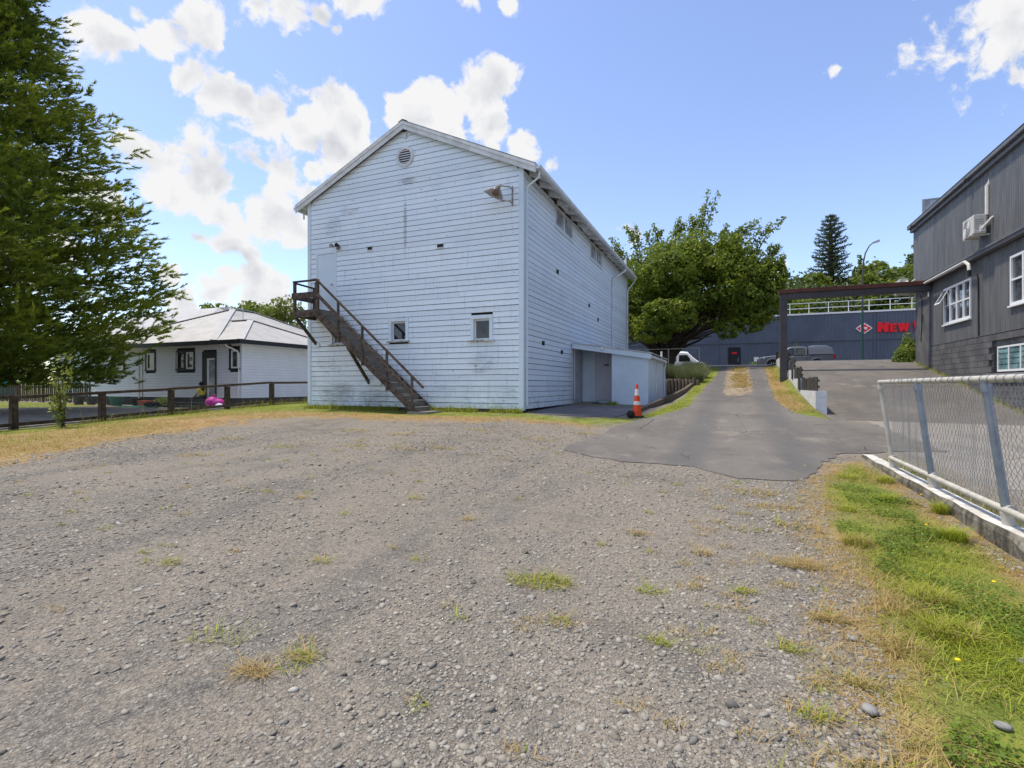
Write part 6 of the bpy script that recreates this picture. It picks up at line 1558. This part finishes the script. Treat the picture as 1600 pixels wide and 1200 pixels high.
# ------------------------------------------------------------------ the person on the steps
def person():
    bx, by = -25.55, 18.72; zs = .68
    t = thing('person', 'dark haired person in a yellow top sitting on the house steps', 'person', (bx, by, zs))
    J = [((0, 0, .10), .145), ((-.03, 0, .28), .125), ((-.06, 0, .46), .135), ((-.09, 0, .57), .07), ((-.11, 0, .63), .055),      # 0-4 spine to neck
         ((-.06, -.17, .52), .058), ((-.10, -.24, .30), .048), ((-.30, -.20, .16), .038), ((-.40, -.15, .15), .028),              # 5-8 right arm
         ((-.06, .17, .52), .058), ((-.10, .24, .30), .048), ((-.30, .20, .16), .038), ((-.40, .15, .15), .028),
         ((-.05, -.10, .08), .105), ((-.42, -.13, .14), .075), ((-.52, -.13, -.24), .052), ((-.66, -.13, -.27), .04),            # 13-16 right leg
         ((-.05, .10, .08), .105), ((-.40, .14, .16), .075), ((-.46, .14, -.24), .052), ((-.60, .14, -.27), .04)]
    E = [(0, 1), (1, 2), (2, 3), (3, 4), (2, 5), (5, 6), (6, 7), (7, 8), (2, 9), (9, 10), (10, 11), (11, 12), (0, 13), (13, 14), (14, 15), (15, 16), (0, 17), (17, 18), (18, 19), (19, 20)]
    hd = [((-.12, 0, .70), .085), ((-.135, 0, .78), .092)]
    J += hd; E += [(4, 21), (21, 22)]
    me = bpy.data.meshes.new('body'); me.from_pydata([j[0] for j in J], E, [])
    o = bpy.data.objects.new('body', me); COL.objects.link(o); o.parent = t
    s = o.modifiers.new('skin', 'SKIN'); s.use_smooth_shade = True
    for i, j in enumerate(J): me.skin_vertices[0].data[i].radius = (j[1], j[1])
    me.skin_vertices[0].data[0].use_root = True
    sub = o.modifiers.new('sub', 'SUBSURF'); sub.levels = 1; sub.render_levels = 1
    tm = NT('person_skin_and_clothes'); tc = tm.n('ShaderNodeTexCoord').outputs['Object']; sx = tm.n('ShaderNodeSeparateXYZ'); tm.L.new(tc, sx.inputs[0])
    top = tm.ramp(sx.outputs[2], .19, .22, 0, 1, False); skin = tm.ramp(sx.outputs[2], .60, .62, 0, 1, False)
    # sleeves end at the elbow: below that, forward of the chest, is bare arm
    col = tm.mix(top, (.022, .024, .030, 1), (.62, .47, .03, 1)); col = tm.mix(skin, col, (.30, .17, .11, 1))
    arm = tm.m('MULTIPLY', tm.ramp(tm.m('ABSOLUTE', sx.outputs[1]), .135, .145, 0, 1, False), tm.m('MULTIPLY', tm.ramp(sx.outputs[2], .115, .125, 0, 1, False), tm.ramp(sx.outputs[2], .34, .30, 0, 1, False)))
    col = tm.mix(tm.m('MULTIPLY', arm, tm.ramp(sx.outputs[0], -.02, -.08)), col, (.30, .17, .11, 1))
    me.materials.append(tm.bsdf(col, .7))
    mh = M('dark_hair', (.012, .009, .008, 1), None, rough=.5)
    h = MB(); h.lathe((bx-.115, by, zs+.79), [(.108*math.cos(a), .118*math.sin(a)) for a in np.linspace(-.5, 1.5, 9)], 16); h.tube([(bx-.06, by, zs+.80), (bx-.02, by, zs+.66), (bx+.01, by, zs+.50), (bx+.01, by, zs+.38)], [.10, .095, .085, .03], 10)
    h.build('hair', mh, t, True)
    MB().tube([(bx-.225, by, zs+.765), (bx-.25, by, zs+.74)], [.014, .02], 6).build('nose', M('skin', (.30, .17, .11, 1), None), t)
    for y in (-.035, .035): MB().lathe((bx-.222, by+y, zs+.785), [(.004, -.01), (.012, 0), (.004, .01)], 8, axis='x').build('eye', m_rubber, t)
    for y in (-.13, .14):
        x = -.62 if y < 0 else -.56
        MB().hexa([(bx+x-.12, by+y-.045, zs-.31), (bx+x+.12, by+y-.04, zs-.31), (bx+x+.12, by+y+.04, zs-.31), (bx+x-.12, by+y+.045, zs-.31)], [(bx+x-.11, by+y-.035, zs-.26), (bx+x+.12, by+y-.035, zs-.22), (bx+x+.12, by+y+.035, zs-.22), (bx+x-.11, by+y+.035, zs-.26)]).build('shoe', m_rubber, t, bevel=.015)
    # fingers
    for sy in (-1, 1):
        hm = MB(); hx, hy, hz = bx-.42, by+sy*.15, zs+.15
        for k in range(4): hm.tube([(hx, hy+(k-1.5)*.018, hz+.005), (hx-.05-.006*(1.5-abs(k-1.5)), hy+(k-1.5)*.02, hz-.005), (hx-.078, hy+(k-1.5)*.02, hz-.035)], [.010, .009, .007], 6)
        hm.tube([(hx+.03, hy-sy*.03, hz), (hx-.01, hy-sy*.055, hz-.01), (hx-.04, hy-sy*.05, hz-.03)], [.011, .010, .008], 6)
        hm.build('hand', bpy.data.materials['skin'], t, True)
person()

# ------------------------------------------------------------------ grass, tufts, stones
def grass_blades(x, y, h, w, tone, dry, lean=.5, z=None):
    n = len(x); z = ground_z(x, y) if z is None else z; a = rng.uniform(0, 6.283, n); ln = rng.uniform(.15, 1.0, n)*lean
    b = np.stack([x, y, z-.004], 1); d = np.stack([np.cos(a)*ln, np.sin(a)*ln, np.ones(n)], 1); s = np.stack([-np.sin(a), np.cos(a), np.zeros(n)], 1)*(w/2)[:, None]
    h = h[:, None]; m = b+d*h*.55; tp = b+d*np.array([1.9, 1.9, .88])*h
    v = np.stack([b-s, b+s, m-s*.75, m+s*.75, tp], 1).reshape(-1, 3)
    k = np.arange(n)[:, None]*5; f = np.stack([k+np.array([0, 1, 2]), k+np.array([1, 3, 2]), k+np.array([2, 3, 4])], 1).reshape(-1, 3)
    return v, f, np.repeat(tone, 5), np.repeat(dry, 5)
def jn(parts):
    V = []; F = []; T = []; D = []; b = 0
    for v, f, t, d in parts: V.append(v); F.append(f+b); T.append(t); D.append(d); b += len(v)
    return np.concatenate(V), np.concatenate(F), np.concatenate(T), np.concatenate(D)
def sample(poly, n, lo=0.0):
    p = np.array(poly); x = rng.uniform(p[:, 0].min()-.4, p[:, 0].max()+.4, n); y = rng.uniform(p[:, 1].min(), p[:, 1].max(), n); return x, y
def n2(x, y, s): return noise3(np.stack([x, y, x*0+.3], 1), s)
def grasses():
    # right-hand strip, close to the lens
    x = rng.uniform(-.1, 2.05, 150000); y = rng.uniform(1.6, 9.6, 150000)
    g = grass_at(x, y); pr = np.clip((g-.28)*1.6, 0, 1)*(.46+1.05*n2(x, y, 2.1)+.3*n2(x, y, .9)); k = (rng.random(len(x)) < pr*np.clip(5.0/(y+.8), .35, 1)); x, y = x[k], y[k]
    dr = np.clip(dry_at(x, y)+.12+.75*n2(x, y, 1.7)+rng.normal(0, .22, len(x)), 0, 1)
    dr = np.where(dr > .5, 1, dr*.5); h = rng.gamma(3, .007, len(x))*(1+.6*n2(x, y, 1.1))+.008; h = np.where(dr > .6, h*.8, h)
    parts = [grass_blades(x, y, h, rng.uniform(.003, .006, len(x)), np.clip(rng.normal(.52, .25, len(x)), 0, 1), dr, 1.7)]
    # long tufts leaning over
    for tx, ty, r, hh, nn, dd in ((1.18, 4.05, .17, .12, 420, .25), (1.12, 3.55, .20, .13, 520, .25), (1.78, 5.6, .16, .14, 500, .05), (1.62, 7.0, .16, .10, 300, .08), (1.9, 3.9, .12, .14, 300, .1), (1.0, 5.2, .18, .12, 400, .5), (1.9, 8.2, .15, .12, 300, .1), (1.5, 8.4, .2, .08, 250, .1), (1.0, 3.9, .25, .09, 260, .95), (.85, 3.3, .2, .08, 180, 1), (1.55, 2.6, .12, .11, 250, .1), (2.0, 6.6, .12, .15, 300, .05), (1.15, 6.4, .15, .08, 200, .15), (1.95, 2.9, .14, .2, 400, .1)):
        a = rng.uniform(0, 6.28, nn); q = r*np.sqrt(rng.random(nn)); xx = tx+q*np.cos(a)*.6; yy = ty+q*np.sin(a)*.6
        v = grass_blades(xx, yy, rng.uniform(.5, 1.1, nn)*hh, rng.uniform(.003, .006, nn), np.clip(rng.normal(.75, .2, nn), 0, 1), (rng.random(nn) < dd)*1.0, 1.0)
        parts.append(v)
    # straw stems lying across
    n = 170; x = rng.uniform(.6, 2.0, n); y = rng.uniform(2.0, 8.5, n); a = rng.uniform(0, 6.28, n); L = rng.uniform(.15, .55, n)
    o = np.stack([x, y, ground_z(x, y)+.02], 1); d = np.stack([np.cos(a), np.sin(a), rng.uniform(.05, .25, n)], 1)
    v, f, tn = blades(o, d, L, np.full(n, .0045), np.full(n, .7)); parts.append((v, f, tn, np.ones(len(tn))*.8))
    V, F, T, D = jn(parts); o = np_mesh('grass', V, F, L_grass, None, {'tone': T, 'dry': D}); setp(o, 'green and straw coloured grass along the low concrete wall', 'grass', kind='stuff')
    # clover and flat weeds
    x = rng.uniform(.7, 2.05, 60000); y = rng.uniform(1.7, 8.5, 60000); k = (n2(x, y, 1.9)+.5*n2(x, y, 5.3)+rng.normal(0, .18, len(x)) > .22) & (grass_at(x, y)+.25*n2(x, y, 3.1) > .8) & (np.hypot(x-1.02, y-2.7) > .12) & (np.hypot(x-1.35, y-3.35) > .1); x, y = x[k], y[k]; n = len(x)
    c = np.stack([x, y, ground_z(x, y)+rng.uniform(.01, .055, n)], 1); v, f, tn = leaf_quads(c, rng.normal(0, .35, (n, 3))+np.array([0, 0, 1]), rng.uniform(.006, .014, n), np.clip(rng.normal(.35, .25, n), 0, 1), .8)
    o = np_mesh('clover', v, f, L_clover, None, {'tone': tn}); setp(o, 'dark green clover patches in the grass by the low wall', 'clover', kind='stuff')
    # front lawn strips and verges
    parts = []
    for poly, n, hs, nm in ((GRASS_FRONT, 300000, .030, 0), (VERGE_L, 30000, .04, 1), (VERGE_R, 30000, .04, 1), (YARD, 20000, .05, 1)):
        x, y = sample(poly, n); g = grass_at(x, y); k = rng.random(n) < np.clip((g-.40)*1.5, 0, 1)*(.42+.9*n2(x, y, 1.2)+.4*n2(x, y, .5)); x, y = x[k], y[k]
        dr = np.clip(dry_at(x, y)*.78+.50*n2(x, y, .8)+rng.normal(0, .24, len(x)), 0, 1); dr = np.clip(np.where(dr > .55, .75+.25*rng.random(len(x)), dr*.7), 0, 1)
        parts.append(grass_blades(x, y, rng.gamma(3, hs/3, len(x))+.02, rng.uniform(.006, .012, len(x)), np.clip(rng.normal(.55, .25, len(x)), 0, 1), dr, .9))
    # taller growth right at the foot of the hall and the fence
    n = 5000; x = rng.uniform(-13.7, -5.5, n); y = 13.82+rng.normal(0, .07, n); k = n2(x, y*0, 1.3) > -.2; x, y = x[k], y[k]; parts.append(grass_blades(x, y, rng.gamma(3, .04, len(x)), np.full(len(x), .012), np.clip(rng.normal(.55, .25, len(x)), 0, 1), (rng.random(len(x)) < .15)*1.0, .6))
    n = 5000; x = -18.1+rng.normal(0, .10, n); y = rng.uniform(0, 20, n); k = n2(x*0, y, 1.1) > -.1; x, y = x[k], y[k]; parts.append(grass_blades(x, y, rng.gamma(3, .05, len(x)), np.full(len(x), .012), np.clip(rng.normal(.5, .25, len(x)), 0, 1), (rng.random(len(x)) < .35)*1.0, .6))
    n = 1500; x = 7.6+rng.normal(0, .06, n); y = rng.uniform(17, 28, n); parts.append(grass_blades(x, y, rng.gamma(3, .03, n), np.full(n, .012), np.clip(rng.normal(.6, .25, n), 0, 1), (rng.random(n) < .3)*1.0, .7))
    n = 1400; x = 2.36+rng.normal(0, .09, n); y = rng.uniform(1.5, 10, n); parts.append(grass_blades(x, y, rng.gamma(3, .03, n), np.full(n, .007), np.clip(rng.normal(.6, .25, n), 0, 1), (rng.random(n) < .3)*1.0, .7))
    n = 1200; x = rng.uniform(-5.4, -3.0, n); y = rng.uniform(17.6, 19.0, n); k = n2(x, y, 2.6) > .35; x, y = x[k], y[k]; parts.append(grass_blades(x, y, rng.gamma(3, .02, len(x)), np.full(len(x), .012), np.full(len(x), .6), np.zeros(len(x)), .7))
    n = 5200; x = rng.normal(.45, .22, n); y = rng.uniform(24, 33, n); k = n2(x, y, 1.5) > .05; x, y = x[k], y[k]; parts.append(grass_blades(x, y, rng.gamma(3, .018, len(x)), np.full(len(x), .02), np.full(len(x), .4), np.ones(len(x)), .9, ground_z(x, y)+.03))
    V, F, T, D = jn(parts); o = np_mesh('lawn_grass', V, F, L_grass, None, {'tone': T, 'dry': D}); setp(o, 'yellowing grass before the hall, the fence and beside the driveway', 'grass', kind='stuff')
    # tufts out on the gravel
    TUFT = [(-1.25, 3.42, .16, .4, 420), (-1.15, 3.5, .1, .3, 150), (-2.14, 1.83, .07, 1, 160), (-2.02, 2.02, .07, .5, 120), (.56, 3.56, .07, .9, 260), (-2.58, 1.97, .12, .15, 60), (.43, 4.52, .13, .95, 240), (.52, 4.45, .1, 1, 220), (.29, 6.96, .2, .8, 160), (.4, 6.3, .2, .9, 140), (.6, 5.6, .18, .8, 150), (.15, 5.3, .14, .6, 90),
            (-.35, 2.9, .05, .2, 60), (.3, 3.1, .05, .2, 80), (.35, 2.5, .06, .3, 90), (.5, 2.2, .07, .5, 110), (.1, 3.8, .06, .2, 80), (-.5, 3.6, .07, .3, 90), (.55, 2.85, .06, .7, 120), (-.9, 2.9, .07, .8, 70), (-.75, 4.8, .07, .9, 80), (-.2, 4.5, .06, .9, 90), (.2, 2.0, .05, .4, 70), (-2.9, 3.1, .06, .5, 60), (-3.9, 2.6, .06, .4, 60), (-2.4, 4.6, .06, .9, 60), (-3.3, 5.0, .07, .7, 60), (-4.4, 4.4, .06, .9, 50), (-5.3, 7.6, .25, .9, 130), (-4.7, 7.9, .2, .95, 110), (-6.2, 7.5, .25, .7, 120), (-7.5, 7.0, .25, .6, 120), (-8.4, 6.0, .25, .9, 120), (-9, 4.8, .25, .9, 100), (-7.2, 5.4, .15, .9, 70), (-6.2, 8.9, .25, .9, 120), (-3.6, 9.9, .3, .9, 140), (-7.8, 9.4, .3, .7, 150), (-5, 10.2, .3, .9, 150), (-9.6, 7.6, .3, .8, 150), (-3.0, 11.3, .25, .8, 120)]
    parts = []
    for tx, ty, r, dd, nn in TUFT:
        a = rng.uniform(0, 6.28, nn); q = r*np.sqrt(rng.random(nn)); fl = .024 if r > .12 else .032
        parts.append(grass_blades(tx+q*np.cos(a)*1.4, ty+q*np.sin(a)*.8, rng.gamma(3, fl/3, nn)+.008, rng.uniform(.003, .006, nn)*(1 if ty < 5.5 else 2.2), np.clip(rng.normal(.55, .25, nn), 0, 1), (rng.random(nn) < dd)*1.0, 2.2))
    nt = 190; 
    for i in range(nt):
        tx = rng.uniform(-9, .7) if i % 3 else rng.uniform(-.4, .8); ty = rng.uniform(1.8, 10) if i % 3 else rng.uniform(1.9, 7.5); nn = 30; r = .05; a = rng.uniform(0, 6.28, nn); q = r*np.sqrt(rng.random(nn)); dd = rng.random() if i % 3 else .9
        if sdist(APRON, np.array([tx]), np.array([ty]))[0] > -.1: continue
        parts.append(grass_blades(tx+q*np.cos(a)*1.4, ty+q*np.sin(a), rng.gamma(3, .008, nn)+.006, rng.uniform(.003, .006, nn), np.clip(rng.normal(.55, .25, nn), 0, 1), (rng.random(nn) < dd)*1.0, 1.6))
    V, F, T, D = jn(parts); o = np_mesh('grass_tufts', V, F, L_grass, None, {'tone': T, 'dry': D}); setp(o, 'scattered dry and green grass tufts on the gravel', 'grass tufts', kind='stuff')
    # yellow flowers
    mb = MB()
    for i in range(7):
        x = rng.uniform(1.0, 2.0); y = rng.uniform(2.2, 9.0); z = gz(x, y)+rng.uniform(.05, .09)
        mb.lathe((x, y, z), [(.004, -.006), (.013, 0), (.011, .004), (.003, .006)], 8)
    setp(mb.build('yellow_flowers', M('flower_yellow', (.80, .58, .01, 1), None)), 'tiny yellow dandelion flowers in the grass by the wall', 'flowers', kind='stuff')
grasses()

def stones():
    t = (1+5**.5)/2
    iv = np.array([(-1, t, 0), (1, t, 0), (-1, -t, 0), (1, -t, 0), (0, -1, t), (0, 1, t), (0, -1, -t), (0, 1, -t), (t, 0, -1), (t, 0, 1), (-t, 0, -1), (-t, 0, 1)]); iv = unit(iv)
    ifc = np.array([(0,11,5),(0,5,1),(0,1,7),(0,7,10),(0,10,11),(1,5,9),(5,11,4),(11,10,2),(10,7,6),(7,1,8),(3,9,4),(3,4,2),(3,2,6),(3,6,8),(3,8,9),(4,9,5),(2,4,11),(6,2,10),(8,6,7),(9,8,1)])
    # places in the wedge of gravel in front of the lens, thinning with distance
    n = 108000; Y = 1.55*np.exp(rng.random(n)**.78*math.log(13.0/1.55)); X = (rng.random(n)*2.1-1.05)*Y
    x = .9215*X-.3883*Y; y = .3883*X+.9215*Y
    d = np.clip(.46+.75*n2(x, y, .55)+.5*n2(x, y, 1.9), .06, 1); d = np.where(X > -.5, np.clip(d+.10, 0, 1), d)
    ok = (rng.random(n) < d) & (grass_at(x, y) < .62) & (sdist(APRON, x, y) < .12*rng.random(n)**2) & (x < 2.0) & (y > -.2); x, y, Y = x[ok], y[ok], Y[ok]
    n = len(x); r = np.exp(rng.normal(math.log(.0058), .52, n))*(1+.13*np.clip(Y-2, 0, 10)); r = np.clip(r, .0035, .026)
    v = iv[None]*(1+rng.normal(0, .20, (n, 12, 1)))*(r[:, None, None]*np.stack([rng.uniform(.8, 1.5, n), rng.uniform(.7, 1.1, n), rng.uniform(.35, .65, n)], 1)[:, None, :])
    a = rng.uniform(0, 6.28, n); ca, sa = np.cos(a)[:, None], np.sin(a)[:, None]; vx = v[:, :, 0]*ca-v[:, :, 1]*sa; vy = v[:, :, 0]*sa+v[:, :, 1]*ca
    ti = rng.normal(0, .25, n)[:, None]; vz = v[:, :, 2]+vx*ti
    z = ground_z(x, y)+r*.02
    V = np.stack([vx+x[:, None], vy+y[:, None], vz+z[:, None]], 2).reshape(-1, 3); F = (ifc[None]+np.arange(n)[:, None, None]*12).reshape(-1, 3)
    tone = np.clip(rng.normal(.43, .27, n), 0, 1).repeat(12); warm = np.clip(rng.normal(.45, .3, n), 0, 1).repeat(12)
    tm = NT('loose_stones'); col = tm.mix(tm.attr('tone'), (.095, .091, .080, 1), (.41, .39, .335, 1)); col = tm.mix(tm.m('MULTIPLY', tm.attr('warm'), .7), col, (.34, .29, .23, 1)); 
    col = tm.mix(tm.ramp(tm.noise(90, 3), .45, .7, 0, .3), col, (.36, .345, .32, 1))
    m_ = tm.bsdf(col, .8, .25)
    o = np_mesh('loose_gravel', V, F, m_, None, {'tone': tone, 'warm': warm}, False); setp(o, 'loose grey stones lying over the gravel yard', 'gravel', kind='stuff'); print('stones', n)
    # a few cobbles that one can pick out
    pk_ = [(.55, 2.62, .030, 'pale egg shaped cobble at the edge of the dry grass'), (1.02, 2.7, .024, 'grey cobble lying in the grass strip'), (.62, 3.32, .022, 'pale flat stone beside the dry tuft'), (1.35, 3.35, .026, 'grey stone under the long green tuft')]
    for x, y, r, lab in pk_:
        zz = gz(x, y); bm = bmesh.new(); bmesh.ops.create_icosphere(bm, subdivisions=2, radius=r)
        for q in bm.verts: q.co.x *= 1.3; q.co.z *= .6; q.co *= 1+.07*math.sin(q.co.x*130+q.co.y*170)
        me = bpy.data.meshes.new('cobble'); bm.to_mesh(me); bm.free(); me.materials.append(M('cobble_stone', (.22, .22, .22, 1), (.29, .28, .26, 1), 20, .8)); me.polygons.foreach_set('use_smooth', [True]*len(me.polygons))
        o = bpy.data.objects.new('cobble', me); COL.objects.link(o); o.location = (x, y, zz+r*.55); o.rotation_euler = (0, 0, x*9); setp(o, lab, 'stone', 'cobbles at the edge of the grass')
    # fallen leaves
stones()
